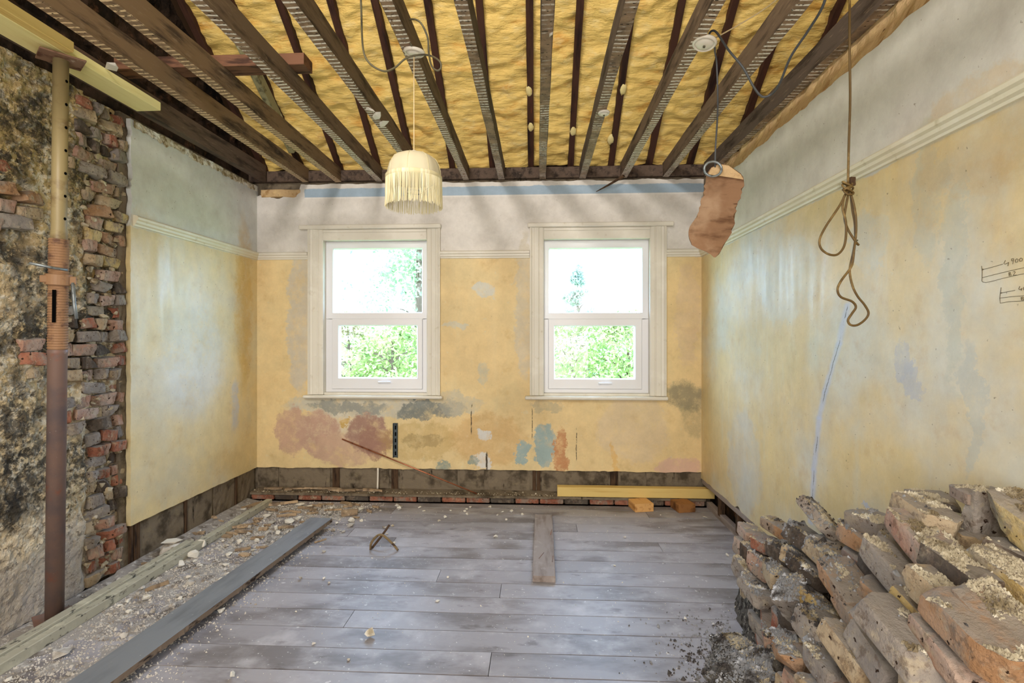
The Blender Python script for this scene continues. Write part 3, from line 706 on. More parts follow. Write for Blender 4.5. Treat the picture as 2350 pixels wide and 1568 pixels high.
# ------------------------------------------------------------------ roof / ceiling
PT = .75; ZE = 2.99
def roofz(y): return ZE+PT*(YB-y)
YRG = 1.0
ca = math.atan(PT); nrm = Vector((0, -math.sin(ca), -math.cos(ca)))
bm = nb()
def slab(bm, pts, th):
    vs1 = [bm.verts.new(p) for p in pts]; vs2 = [bm.verts.new((p[0], p[1], p[2]+th)) for p in pts]
    bm.faces.new(vs1); bm.faces.new(vs2[::-1])
    for i in range(4): bm.faces.new((vs1[i], vs1[(i+1) % 4], vs2[(i+1) % 4], vs2[i]))
slab(bm, [(XL-.3, YB+.35, roofz(YB+.35)+.14), (3.4, YB+.35, roofz(YB+.35)+.14), (3.4, YRG, roofz(YRG)+.14), (XL-.3, YRG, roofz(YRG)+.14)], .06)
slab(bm, [(XL-.3, YRG, roofz(YRG)+.14), (3.4, YRG, roofz(YRG)+.14), (3.4, YN-.3, roofz(YRG)-2.3), (XL-.3, YN-.3, roofz(YRG)-2.3)], .06)
ceiling = tag(obj('ceiling', bm, M['deck']), kind='structure')
bm = nb(); boxr(bm, XL-.07, 3.2, YB-.02, YB+.25, 2.868, 2.965, .004); obj('wall_plate', bm, M['timber_old'], ceiling)
RX = [-2.50, -2.154, -1.795, -1.44, -1.123, -.765, -.402, -.058, .297, .652, .988, 1.345, 1.70, 2.06, 2.42, 2.78]
for i, x in enumerate(RX):
    beam('rafter', (x, YB+.12, roofz(YB+.12)+.05), (x+rr.uniform(-.02, .02), YRG, roofz(YRG)+.05), .05, .10, M['rafter'], ceiling, seed=i, wob=.003, n=30)
edges_ = [XL-.05]+RX+[3.18]
for i in range(len(edges_)-1):
    x0 = edges_[i]+(.022 if i else 0); x1 = edges_[i+1]-(.022 if i < len(edges_)-2 else 0)
    if i == 0 : continue
    V = []; F = []; nx = 18; ny = 210
    for j in range(ny+1):
        y = lerp(YB+.03, 1.6, j/ny)
        for k in range(nx+1):
            f = k/nx; x = lerp(x0, x1, f)
            edge = 1-(2*f-1)**6
            p = Vector((x*5, y*9, i*3.3))
            rid = mn.fractal(Vector((x*2.2+i, y*11+.8*mn.noise(Vector((x*6, y*3, i))), 1)), .8, 2, 3)
            d = .030+.024*rid+.014*mn.noise(Vector((x*9, y*26, i)))+.007*mn.noise(p*5)+.012*mn.noise(Vector((x*3, y*2, 4)))+.012*edge
            # offset towards the room
            V.append((x, y-math.sin(ca)*(d-.06), roofz(y)+.025-math.cos(ca)*(d-.03)))
    for j in range(ny):
        for k in range(nx): a = j*(nx+1)+k; F.append((a, a+1, a+nx+2, a+nx+1))
    pyobj('foam_panel', V, F, M['foam'], ceiling, smooth=True)
# foam blobs lapped over the rafters
for (px, py) in ((1218, 290), (1315, 300), (1402, 320), (1130, 300), (1430, 205), (905, 330), (1215, 208)):
    # intersect view ray with rafter underside plane
    u = (px-1175)/FPX; v = (HOR-py)/FPX
    dy = cs+sn*u
    t_ = (ZE+PT*YB-CH)/(v+PT*dy); p = R(px, py, t_)
    bm = nb(); bmesh.ops.create_icosphere(bm, subdivisions=2, radius=1)
    for q in bm.verts: q.co = Vector((q.co.x*.03, q.co.y*.05, q.co.z*.018))*(1+.2*mn.noise(q.co*3+p))
    obj('foam_blob', bm, M['foam_pale'], ceiling, True, loc=p, rot=(-ca, 0, 0))
bm = nb(); boxr(bm, XR+.10, 3.2, YN, YB+.3, 2.80, 2.86); obj('loft_light_blocker', bm, M['torn'], ceiling)  # unseen deck added beside the loft to block stray light
bm = nb(); boxr(bm, XR+.2, 3.4, YB+.01, YB+.3, 2.6, 2.95); obj('masonry', bm, M['band'], wall_back)
JX = [-2.478, -2.10, -1.80, -1.425, -1.040, -.635, -.318, .046, .401, .760, 1.126, 1.483]
jm = ['timber_old', 'joist_tan', 'joist_tan', 'joist', 'joist', 'joist', 'joist_sooty', 'joist_sooty', 'joist_sooty', 'joist', 'joist', 'joist_sooty']
for i, x in enumerate(JX):
    if i == 0: p0 = (x, YB-.05, 2.862+.07)
    else: p0 = (x, YB-.01, 2.86+.062)
    o = beam('joist', p0, (x+(0 if i in (0, 11) else rr.uniform(-.01, .01)), YN, 2.86+.062), .058, .124 if i else .14, M[jm[i]], ceiling, seed=20+i, wob=.004, n=60)
# trimmer resting across the joists on the left
beam('trimmer', (-2.42, 2.87, 3.02), (-1.31, 2.87, 3.02), .11, .065, simple('red_trimmer_timber', '#74513c', [dict(c='#3f2a20', s=8, lo=.45, hi=.68, st=(3, .5, 3))], .8, .25), ceiling, seed=50)
# pale diagonal hip / valley timber against the dark gable
beam('valley_rafter', (-2.12, 4.35, 3.08), (-2.28, 1.6, 5.1), .05, .09, simple('mouldy_rafter', '#8f8a66', [dict(c='#4f4a34', s=10, lo=.48, hi=.64), dict(c='#c6c3a0', s=8, lo=.55, hi=.7)]), ceiling, seed=51)
# remnants of plaster stuck to the joists
for (px, py, s) in ((865, 265, .05), (850, 250, .035), (880, 282, .045), (255, 150, .06), (150, 100, .03), (1265, 75, .02)):
    p = onZ(px, py, 2.858); bm = nb()
    for k in range(12): bm.verts.new((rr.uniform(-1, 1)*s, rr.uniform(-1, 1)*s*.6, rr.uniform(-1, 1)*.008))
    bmesh.ops.convex_hull(bm, input=bm.verts[:]); obj('plaster_remnant', bm, M['chunk_white'], ceiling, loc=p-Vector((0, 0, .006)), rot=(rr.uniform(-.2, .2), rr.uniform(-.3, .3), rr.uniform(0, 3)))
# loose laths / splinter hanging over the back wall head
bm = nb(); tube_bm(bm, [(0, 0, 0), (.10, -.01, .05), (.24, -.02, .13)], lambda f: .003+.011*f, 5); obj('split_lath', bm, M['stud'], ceiling, loc=onY(1368, 440, YB-.06))
# broken masonry at the back-left corner
bm = rough_brick(.05, .36, .07, 77, 5, .012, .4); obj('broken_render', bm, M['torn_orange'], wall_back, loc=(onY(645, 440, YB).x, YB+.012, 2.765))

# ------------------------------------------------------------------ picture rails
prof = [(0, 0), (.010, .002), (.012, .012), (.022, .020), (.024, .034), (.034, .042), (.036, .056), (.028, .064), (.014, .070), (0, .072)]
def rail(name, axis, a0, a1, face, sgn, mat):
    V = []; F = []; n = max(2, int((a1-a0)/.1)); k = len(prof)
    for i in range(n+1):
        a = lerp(a0, a1, i/n)
        for d, z in prof:
            q = face+sgn*(d+.0008*mn.noise(Vector((a*9, z*40, 1))))
            V.append((a, q, ZR0+z-.006) if axis == 'Y' else (q, a, ZR0+z-.006))
    for i in range(n):
        for j in range(k-1): F.append((i*k+j, i*k+j+1, (i+1)*k+j+1, (i+1)*k+j))
    F.append(tuple(range(k))); F.append(tuple(n*k+j for j in range(k)))
    o = pyobj(name, V, F, mat); return tag(o, kind='structure')
rail('trim_2', 'X', YE+.02, YB, XL, 1, M['rail'])
rail('trim_3', 'X', YN, YB, XR, -1, M['rail'])
rail('trim_4', 'Y', XL, X_(708), YB, -1, M['gloss_white'])
rail('trim_5', 'Y', X_(1011), X_(1215), YB, -1, M['gloss_white'])
rail('trim_6', 'Y', X_(1528), XR, YB, -1, M['gloss_white'])

# ------------------------------------------------------------------ windows
def ring(bm, o, i, yf, yb, ch=.006):
    """rectangular frame: outer o=(x0,x1,z0,z1), inner i, front yf, back yb, chamfer towards the inner edge"""
    def rect(r, y): return [bm.verts.new(c) for c in ((r[0], y, r[2]), (r[1], y, r[2]), (r[1], y, r[3]), (r[0], y, r[3]))]
    c = ch
    loops = [rect((o[0], o[1], o[2], o[3]), yb), rect(o, yf+.003), rect((o[0]+.003, o[1]-.003, o[2]+.003, o[3]-.003), yf), rect((i[0]-c, i[1]+c, i[2]-c, i[3]+c), yf), rect(i, yf+c*1.6), rect(i, yb)]
    loops.append(loops[0])
    for a, b in zip(loops[:-1], loops[1:]):
        for k in range(4): bm.faces.new((a[k], a[(k+1) % 4], b[(k+1) % 4], b[k]))
def vmould(bm, x0, x1, z0, z1, flip):
    w_ = x1-x0
    P = [(0, 0), (0, .030), (.10, .034), (.16, .024), (.30, .020), (.34, .026), (.60, .024), (.68, .016), (.74, .020), (.92, .018), (1, .012), (1, 0)]
    vv = []
    for z in (z0, z1):
        vv.append([bm.verts.new(((x0+w_*f) if not flip else (x1-w_*f), YB-d, z)) for f, d in P])
    for j in range(len(P)-1): bm.faces.new((vv[0][j], vv[0][j+1], vv[1][j+1], vv[1][j]))
    bm.faces.new(vv[0]); bm.faces.new(vv[1])
for wi, W in enumerate(WIN):
    cx = (W['iL']+W['iR'])/2
    xo0, xo1, xi0, xi1 = X_(W['oL']), X_(W['oR']), X_(W['iL']), X_(W['iR'])
    zs_, zh0, zh1, zc = Z_(cx, W['st']), Z_(cx, W['hb']), Z_(cx, W['ht']), Z_(cx, W['ct'])
    wn = empty('window_%d' % (wi+1)); tag(wn, kind='structure')
    for a, b, fl in ((xo0, xi0, False), (xi1, xo1, True)):
        bm = nb(); vmould(bm, a, b, zs_, zh1, fl); obj('architrave', bm, M['gloss_white'], wn)
    bm = nb(); boxr(bm, xi0, xi1, YB-.022, YB, zh0, zh1, .003); boxr(bm, xi0, xi1, YB-.030, YB-.02, zh1-.03, zh1-.006, .003); obj('head_architrave', bm, M['gloss_white'], wn)
    bm = nb(); boxr(bm, X_(W['capL']), X_(W['capR']), YB-.045, YB, zh1, zc, .006); obj('head_cap', bm, M['gloss_white'], wn)
    bm = nb(); zb = Z_(cx, W['sb']); boxr(bm, X_(W['sL']), X_(W['sR']), YB-.055, YB+.10, zb, zs_-.004, .008); obj('sill', bm, M['gloss_white'], wn)
    # reveal lining
    bm = nb(); yl = YB+.10
    boxr(bm, xi0-.012, xi0, YB-.002, yl, zs_, zh0); boxr(bm, xi1, xi1+.012, YB-.002, yl, zs_, zh0); boxr(bm, xi0-.012, xi1+.012, YB-.002, yl, zh0, zh0+.012); boxr(bm, xi0, xi1, YB+.01, yl, zs_-.005, zs_+.016)
    obj('reveal_lining', bm, M['gloss_white'], wn)
    yf = YB+.045
    g = W['ug']; ub = (onY(g[0], 0, yf).x, onY(g[1], 0, yf).x, onY(cx, g[3], yf).z, onY(cx, g[2], yf).z)
    l = W['ls']; lo = (onY(l[0], 0, yf-.012).x, onY(l[1], 0, yf-.012).x, onY(cx, l[3], yf-.012).z, onY(cx, l[2], yf-.012).z)
    g = W['lg']; lg = (onY(g[0], 0, yf).x, onY(g[1], 0, yf).x, onY(cx, g[3], yf).z, onY(cx, g[2], yf).z)
    fr = empty('window_frame', (0, 0, 0), parent=wn)
    bm = nb(); zmid = (ub[2]+lo[3])/2-.002
    xf0, xf1 = xi0+.001, xi1-.001
    ring(bm, (xf0, xf1, lo[3]+.004, zh0-.001), ub, yf, yf+.06); obj('upper_frame', bm, M['upvc'], fr)
    bm = nb(); ring(bm, (xf0, xf1, zs_+.017, lo[3]+.003), (lo[0]+.002, lo[1]-.002, lo[2]+.002, lo[3]-.002), yf, yf+.06); obj('lower_frame', bm, M['upvc'], fr)
    sa = empty('sash', (0, 0, 0), parent=wn)
    bm = nb(); ring(bm, lo, lg, yf-.012, yf+.045, .007); obj('sash_frame', bm, M['upvc'], sa)
    hx, hz = onY(W['hd'][0], W['hd'][1], yf).x, onY(W['hd'][0], W['hd'][1], yf).z
    bm = nb(); boxr(bm, hx-.045, hx-.015, yf-.030, yf-.011, hz-.010, hz+.010, .004); boxr(bm, hx-.04, hx+.075, yf-.042, yf-.030, hz-.004, hz+.008, .003); obj('handle', bm, M['upvc'], sa)
    for (nm, q, par) in (('glass_pane', ub, fr), ('glass_pane', lg, sa)):
        pyobj(nm, [(q[0]-.004, yf+.025, q[2]-.004), (q[1]+.004, yf+.025, q[2]-.004), (q[1]+.004, yf+.025, q[3]+.004), (q[0]-.004, yf+.025, q[3]+.004)], [(0, 1, 2, 3)], glass, par)

# ------------------------------------------------------------------ outside: ground and trees
pyobj('ground', [(-60, 5.2, -3), (60, 5.2, -3), (60, 120, -3), (-60, 120, -3)], [(0, 1, 2, 3)], M['grass'])
tag(bpy.data.objects['ground'], kind='structure')
def tree(name, loc, h, r, n, mat, seed, label, cat, conical=False, leaf=.12, base=.15, group=None):
    rt = random.Random(seed); root = empty(name, loc); tag(root, label, cat, group)
    bm = nb(); tube_bm(bm, [(0, 0, 0), (.05, .03, h*.5), (0, 0, h*.93)], lambda f: .16*h/6*(1-f)+.02, 7)
    for k in range(16):
        z = h*rt.uniform(.2, .85); a = rt.uniform(0, 2*PI); q = r*.75*(1-.6*z/h)
        tube_bm(bm, [(0, 0, z), (math.cos(a)*q*.5, math.sin(a)*q*.5, z+.3*q), (math.cos(a)*q, math.sin(a)*q, z+.45*q)], lambda f: .035*(1-f)+.008, 4)
    obj('trunk', bm, M['bark'], root)
    V = []; F = []; cl = []
    for _ in range(60):
        z = rt.uniform(base, 1); rr_ = r*((1-z)*.95+.05 if conical else math.sqrt(max(0.05, 1-(2*(z-base)/(1-base)-.9)**2)))
        a = rt.uniform(0, 2*PI); q = rr_*math.sqrt(rt.random()); cl.append((math.cos(a)*q, math.sin(a)*q, z*h, .32*rr_+.1))
    for _ in range(n):
        c = rt.choice(cl); p = Vector((c[0]+rt.gauss(0, c[3]*.6), c[1]+rt.gauss(0, c[3]*.6), c[2]+rt.gauss(0, c[3]*.5)))
        d = Vector((rt.gauss(0, 1), rt.gauss(0, 1), rt.gauss(0, 1))).normalized(); e = d.orthogonal().normalized(); s = leaf*rt.uniform(.5, 1.2)
        k = len(V); V += [p-d*s*.5, p+e*s*.25, p+d*s*.5, p-e*s*.25]; F.append((k, k+1, k+2, k+3))
    tag(pyobj('foliage', V, F, mat, root), kind='stuff')
def gp(px, Y): return (onY(px, 775, Y).x, Y, -3)
tree('tree', gp(960, 14), 9.5, 1.55, 9000, M['leaf2'], 1, 'tall leafy tree at the right side of the left window view', 'tree', leaf=.16, base=.3)
tree('bush', gp(900, 11.5), 4.75, 1.6, 11000, M['leaf1'], 2, 'leafy bush in the lower right of the left window', 'bush', leaf=.12, base=.3)
tree('bush', gp(800, 12.5), 4.95, 1.9, 11000, M['leaf3'], 3, 'pale dry bush in the lower left of the left window', 'bush', leaf=.11, base=.3)
tree('conifer', gp(1325, 22), 7.5, 1.9, 14000, M['leaf4'], 4, 'pointed conifer seen through the upper pane of the right window', 'tree', True, .17, .2)
tree('bush', gp(1310, 12), 4.85, 1.6, 11000, M['leaf1'], 5, 'green bush in the lower left of the right window', 'bush', leaf=.12, base=.3)
tree('bush', gp(1440, 12.6), 5.0, 1.8, 11000, M['leaf1'], 6, 'green bush in the lower right of the right window', 'bush', leaf=.12, base=.3)

# ------------------------------------------------------------------ steel prop on the left
pb, ptp = Vector((-2.475, 2.509, .012)), Vector((-2.302, 2.367, 2.800))
ax = (ptp-pb).normalized(); Lp = (ptp-pb).length
prop = empty('adjustable_steel_prop', pb); prop.rotation_euler = ax.to_track_quat('Z', 'Y').to_euler()
tag(prop, 'tall rusty steel prop standing against the burnt brick wall, holding up the pale beam', 'steel prop')
bm = nb(); lathe(bm, [(0, 0), (.039, 0), (.039, 1.36), (.041, 1.365), (.041, 1.38), (.037, 1.385)], 28); obj('outer_tube', bm, M['rust_dark'], prop, True)
bm = nb(); pr = []
z = 1.385
while z < 1.93: pr += [(.0385, z), (.042, z+.006), (.0385, z+.012)]; z += .013
lathe(bm, pr, 28); obj('threaded_sleeve', bm, M['thread'], prop, False)
bm = nb(); lathe(bm, [(.036, 1.925), (.0335, 1.93), (.031, 2.0), (.031, Lp-.006), (0, Lp-.006)], 28); obj('inner_tube', bm, M['steel_inner'], prop, True)
bm = nb(); lathe(bm, [(.04, 1.70), (.052, 1.705), (.053, 1.755), (.04, 1.76)], 28); box(bm, (.045, -.02, 1.73), (.04, .03, .04), None, .004); box(bm, (-.055, -.01, 1.73), (.03, .028, .035), None, .004); obj('collar_nut', bm, M['thread'], prop, False)
bm = nb(); tube_bm(bm, [(-.11, -.05, 1.80), (-.02, -.045, 1.785), (.03, -.03, 1.78)], .0065, 8); obj('pin', bm, M['galv'], prop, True)
bm = nb(); tube_bm(bm, [(.050, -.03, 1.72), (.058, -.035, 1.60), (.066, -.036, 1.54)], .008, 8); obj('handle', bm, M['galv'], prop, True)
bm = nb(); box(bm, (-.02, -.042, 1.60), (.014, .004, .16)); tag(obj('slot', bm, M['black'], prop), 'dark slot in the threaded sleeve')
hz = 2.03
for _ in range(7):
    bm = nb(); bmesh.ops.create_circle(bm, cap_ends=True, radius=.0075, segments=12); 
    an = math.atan2(-1, .75)
    obj('pin_hole', bm, M['black'], prop, loc=(math.cos(an)*.0316, math.sin(an)*.0316, hz), rot=(PI/2, 0, an+PI/2)); hz += .11
bm = nb(); box(bm, (0, 0, Lp-.003), (.17, .17, .008), None, .002); obj('top_plate', bm, simple('rusty_plate', '#8a6a58', [dict(c='#5c3a2c', s=14, lo=.48, hi=.66), dict(c='#b9a898', s=24, lo=.6, hi=.7)], .8, .3), prop)
bm = nb(); box(bm, (0, 0, -.004), (.16, .16, .008), None, .002); obj('base_plate', bm, M['rust_dark'], prop)

# pale new beam under the joists
bb_ = empty('support_beam', (-2.31, 3.0, 2.81)); tag(bb_, 'pale new timber beam across the top of the steel prop', 'beam')
o = beam('plank', (-2.325, 2.955, 2.832), (-2.325, -1.95, 2.832), .15, .05, M['pine_pale'], None, seed=61, wob=.001); o.parent = bb_; o.location = Vector(o.location)-Vector((-2.31, 3.0, 2.81))
o = beam('packing_strip', (-2.225, 2.33, 2.832), (-2.225, -1.95, 2.832), .045, .05, M['pine'], None, seed=62, wob=.001); o.parent = bb_; o.location = Vector(o.location)-Vector((-2.31, 3.0, 2.81))

# ------------------------------------------------------------------ lamp, roses, cables
lp = R(950, 352, 2.50)
lamp = empty('pendant_lamp', (lp.x, lp.y, 2.07)); tag(lamp, 'cream dome lampshade with a long fringe hanging from the joists', 'lamp')
topz = lp.z-2.07; Rr = .133
bm = nb(); sc_ = lambda f: 1-.035*abs(math.sin(f*PI*8))**.7 if False else 1-.03*(1-abs(math.cos(f*PI*8)))
lathe(bm, [(.012, topz), (.045, topz-.003), (.080, topz-.014), (.105, topz-.032), (.121, topz-.058), (.129, topz-.088), (Rr, topz-.118), (Rr, topz-.128)], 64, scallop=sc_)
sh = obj('lamp_shade', bm, M['shade'], lamp, True)
sh.modifiers.new('s', 'SOLIDIFY').thickness = .002
bm = nb()
for k in range(8):
    a = 2*PI*k/8; tube_bm(bm, [(math.cos(a)*r_, math.sin(a)*r_, z_) for r_, z_ in ((.02, topz+.001), (.080, topz-.013), (.106, topz-.031), (.122, topz-.058), (.130, topz-.088), (.134, topz-.12))], .0012, 4)
obj('seam', bm, M['fringe'], lamp)
bm = nb(); lathe(bm, [(Rr+.001, topz-.112), (Rr+.004, topz-.115), (Rr+.004, topz-.130), (Rr+.001, topz-.133)], 64); obj('braid', bm, M['fringe'], lamp, True)
bm = nb(); rf = random.Random(3)
for k in range(330):
    a = 2*PI*k/330+rf.uniform(-.005, .005); x0 = Vector((math.cos(a)*(Rr+.002), math.sin(a)*(Rr+.002), topz-.128)); ln = .142-rf.uniform(0, .012)
    tube_bm(bm, [x0, x0+Vector((rf.uniform(-.002, .002), rf.uniform(-.002, .002), -ln*.5)), x0+Vector((rf.uniform(-.004, .004), rf.uniform(-.004, .004), -ln))], .0011, 3, False)
tag(obj('fringe', bm, M['fringe'], lamp), kind='stuff')
bm = nb(); tube_bm(bm, [(math.cos(2*PI*k/24)*.04, math.sin(2*PI*k/24)*.04, topz-.19) for k in range(25)], .002, 5)
for k in range(3): tube_bm(bm, [(math.cos(2*PI*k/3)*.04, math.sin(2*PI*k/3)*.04, topz-.19), (math.cos(2*PI*k/3)*Rr, math.sin(2*PI*k/3)*Rr, topz-.13)], .0018, 5)
obj('wire_ring', bm, M['galv'], lamp)
bm = nb(); lathe(bm, [(.0, topz+.012), (.012, topz+.012), (.016, topz), (.016, topz-.04), (.02, topz-.045), (.02, topz-.09), (0, topz-.09)], 20); obj('lamp_holder', bm, M['white_plastic'], lamp, True)
rp = onZ(950, 118, 2.858)
tube('cord', [(0, 0, topz+.005), ((rp.x-lp.x)*.5+.0, (rp.y-lp.y)*.5, (topz+2.86-2.07)/2), (rp.x-lp.x, rp.y-lp.y, 2.845-2.07)], .0028, M['cable_pale'], lamp)
def rose(px, py, label, r=.052, z=2.859, tilt=(0, 0)):
    p = onZ(px, py, z); e = empty('ceiling_rose', p); e.rotation_euler = (tilt[0], tilt[1], 0); tag(e, label, 'ceiling rose')
    bm = nb(); lathe(bm, [(r*.3, 0), (r, 0), (r*1.02, -.006), (r*.86, -.016), (r*.80, -.012), (r*.78, -.008)], 32); obj('rim', bm, M['white_plastic'], e, True)
    bm = nb(); lathe(bm, [(r*.78, -.008), (r*.55, -.018), (r*.25, -.020), (0, -.020)], 32); obj('cover', bm, M['white_plastic'], e, True)
    bm = nb(); lathe(bm, [(.006, -.019), (.006, -.026), (0, -.026)], 12); obj('cord_grip', bm, M['cable_dark'], e, True)
    return p
r1 = rose(951, 117, 'white ceiling rose above the fringed lampshade', .052, tilt=(.1, .1))
r2 = rose(1617, 97, 'white ceiling rose at the right, with dark cables leaving it', .056, tilt=(-.1, .15))
r3 = rose(1386, 257, 'small white round cap under the middle joist', .036)
def pxpath(pts): return [R(*p) for p in pts]
tag(tube('cable', pxpath([(826, -60, 2.2), (829, 20, 2.25), (833, 110, 2.35), (848, 145, 2.36), (880, 163, 2.38), (905, 156, 2.4), (930, 135, 2.42), (955, 127, 2.42), (985, 127, 2.4), (1008, 140, 2.38), (1012, 155, 2.38), (1003, 162, 2.38), (990, 150, 2.38), (984, 120, 2.4), (981, 85, 2.4), (965, 52, 2.4), (945, 44, 2.42), (930, 55, 2.44), (932, 80, 2.45), (945, 105, 2.45)]), .0045, M['cable_dark']),
    'stiff brown looping cable curling around the ceiling rose above the lamp', 'cable')
tag(tube('cable', pxpath([(1625, 85, 2.44), (1632, 72, 2.42), (1645, 75, 2.4), (1672, 115, 2.36), (1705, 155, 2.32), (1730, 200, 2.3), (1750, 222, 2.28), (1772, 215, 2.26), (1790, 190, 2.2), (1815, 130, 2.1), (1855, 70, 2.0), (1890, 10, 1.9), (1905, -60, 1.85)]), .0050, M['cable_grey']),
    'dark grey cable sagging in a V from the right ceiling rose towards the top right', 'cable')
tag(tube('cable', pxpath([(1636, 90, 2.44), (1690, 60, 2.30), (1755, 20, 2.15), (1830, -40, 1.95)]), .003, M['cable_pale']), 'thin pale cord running up right from the right ceiling rose', 'cable')
tag(tube('cable', pxpath([(1640, 92, 2.46), (1641, 120, 2.46), (1645, 150, 2.46), (1647, 250, 2.46), (1642, 340, 2.46), (1641, 384, 2.46)]), .0042, M['cable_grey']), 'grey cable hanging straight down to the torn piece of board', 'cable')

# hanging torn board
hp = R(1645, 480, 2.46); e = empty('hanging_board', hp); tag(e, 'torn brown piece of plasterboard dangling on a cable in front of the back right corner', 'board')
out = [(1650, 376), (1672, 378), (1700, 398), (1708, 410), (1703, 440), (1690, 475), (1684, 520), (1668, 552), (1650, 584), (1642, 592), (1625, 580), (1605, 572), (1588, 565), (1579, 545), (1583, 520), (1600, 495), (1612, 455), (1617, 425), (1620, 400), (1632, 384)]
cx0, cy0 = 1645, 480
def bend(px, py, dd):
    t_ = 2.46+.06*math.sin((py-376)/216*PI*1.1)-.02*(px-1645)/60
    return R(px, py, t_+dd)-hp
def pinp(x, y):
    ins = False; j = len(out)-1
    for i in range(len(out)):
        xi, yi = out[i]; xj, yj = out[j]
        if (yi > y) != (yj > y) and x < (xj-xi)*(y-yi)/(yj-yi)+xi: ins = not ins
        j = i
    return ins
V = []; F = []
rows = 30; cols = 10
for side in (0, .012):
    for j in range(rows+1):
        y = lerp(377, 591, j/rows); xs_ = [x for x in range(1570, 1715) if pinp(x, y+.01)] or [1642]
        a, b = min(xs_), max(xs_)
        for k in range(cols+1):
            px = lerp(a, b, k/cols)+(rr.uniform(-4, 4) if k in (0, cols) and not side else 0); V.append(bend(px, y, side))
n0 = (rows+1)*(cols+1)
for j in range(rows):
    for k in range(cols):
        a = j*(cols+1)+k; F.append((a, a+1, a+cols+2, a+cols+1)); F.append((n0+a, n0+a+cols+1, n0+a+cols+2, n0+a+1))
for j in range(rows):
    for k in (0, cols): a = j*(cols+1)+k; F.append((a, a+cols+1, n0+a+cols+1, n0+a))
for k in range(cols):
    for j in (0, rows): a = j*(cols+1)+k; F.append((a, a+1, n0+a+1, n0+a))
pyobj('board', V, F, M['hardboard'], e)
bm = nb(); tube_bm(bm, [R(1636+20*math.cos(q/20*2*PI), 388+17*math.sin(q/20*2*PI), 2.44)-hp for q in range(21)], .006, 6); obj('ring', bm, M['galv'], e, True)
# pale plaster cap on top of the board
bm = nb()
for (px, py) in ((1625, 400), (1632, 386), (1650, 377), (1672, 380), (1700, 400), (1706, 412), (1665, 402), (1640, 402)):
    for d in (-.004, .012): bm.verts.new(bend(px, py, d-.004))
bmesh.ops.convex_hull(bm, input=bm.verts[:]); obj('plaster_cap', bm, M['torn_orange'], e)

# long flex hanging at the right, coiled and knotted
T0 = 1.9
fx = empty('hanging_flex', R(1946, 415, T0)); tag(fx, 'long brown flex hanging from the ceiling at right, knotted into loops', 'cable')
f0 = fx.location
def fp(pts, d=0): return [R(x, y, T0+d+(0 if len(q) < 1 else q[0]))-f0 for x, y, *q in pts]
tube('drop', fp([(1951, -140), (1950, 0), (1950, 120), (1951, 230), (1948, 330), (1946, 420)]), .0042, M['rope'], fx)
tube('loop', fp([(1944, 440), (1925, 475), (1895, 520), (1881, 550), (1884, 570), (1900, 583), (1920, 585), (1935, 570), (1941, 545), (1941, 510), (1934, 480), (1936, 455), (1944, 440)]), .0042, M['rope'], fx)
tube('loop', fp([(1948, 440, .01), (1942, 470, .01), (1938, 500, .01), (1945, 525, .01), (1957, 545, .0), (1966, 558), (1970, 562), (1962, 560, -.01), (1957, 600, -.01), (1950, 618), (1930, 645), (1922, 665), (1930, 682), (1955, 692), (1964, 705), (1955, 720), (1946, 735), (1952, 746), (1968, 746), (1986, 733), (1993, 718), (1984, 700), (1968, 680), (1956, 655), (1950, 620), (1958, 580), (1964, 540), (1964, 500), (1958, 465), (1950, 440)]), .0042, M['rope'], fx, n=6)
tube('loop', fp([(1952, 440, .012), (1956, 480, .012), (1962, 515, .012), (1963, 555, .012)]), .0042, M['rope'], fx)
pts = []
for k in range(40):
    a = k*.85; pts.append((1946+11*math.cos(a)*(1-.2*math.sin(k)), 420+k*.62+5*math.sin(a*1.3), .012*math.sin(a)))
tube('knot', fp(pts), .0038, M['rope'], fx, n=4)
bm = rough_brick(.02, .02, .02, 4, 3, .002); obj('wire_end', bm, M['cable_dark'], fx, loc=R(1969, 557, T0)-f0)
kn = rk(1956, 418)
bm = rough_brick(.035, .03, .04, 5, 3, .003); tag(obj('wooden_knob', bm, M['stud'], None, loc=(XR-.048, onX(1956, 418, XR-.045).y, onX(1956, 418, XR-.045).z)), 'small dark wooden block stuck on the picture rail behind the knotted flex', 'wood block')

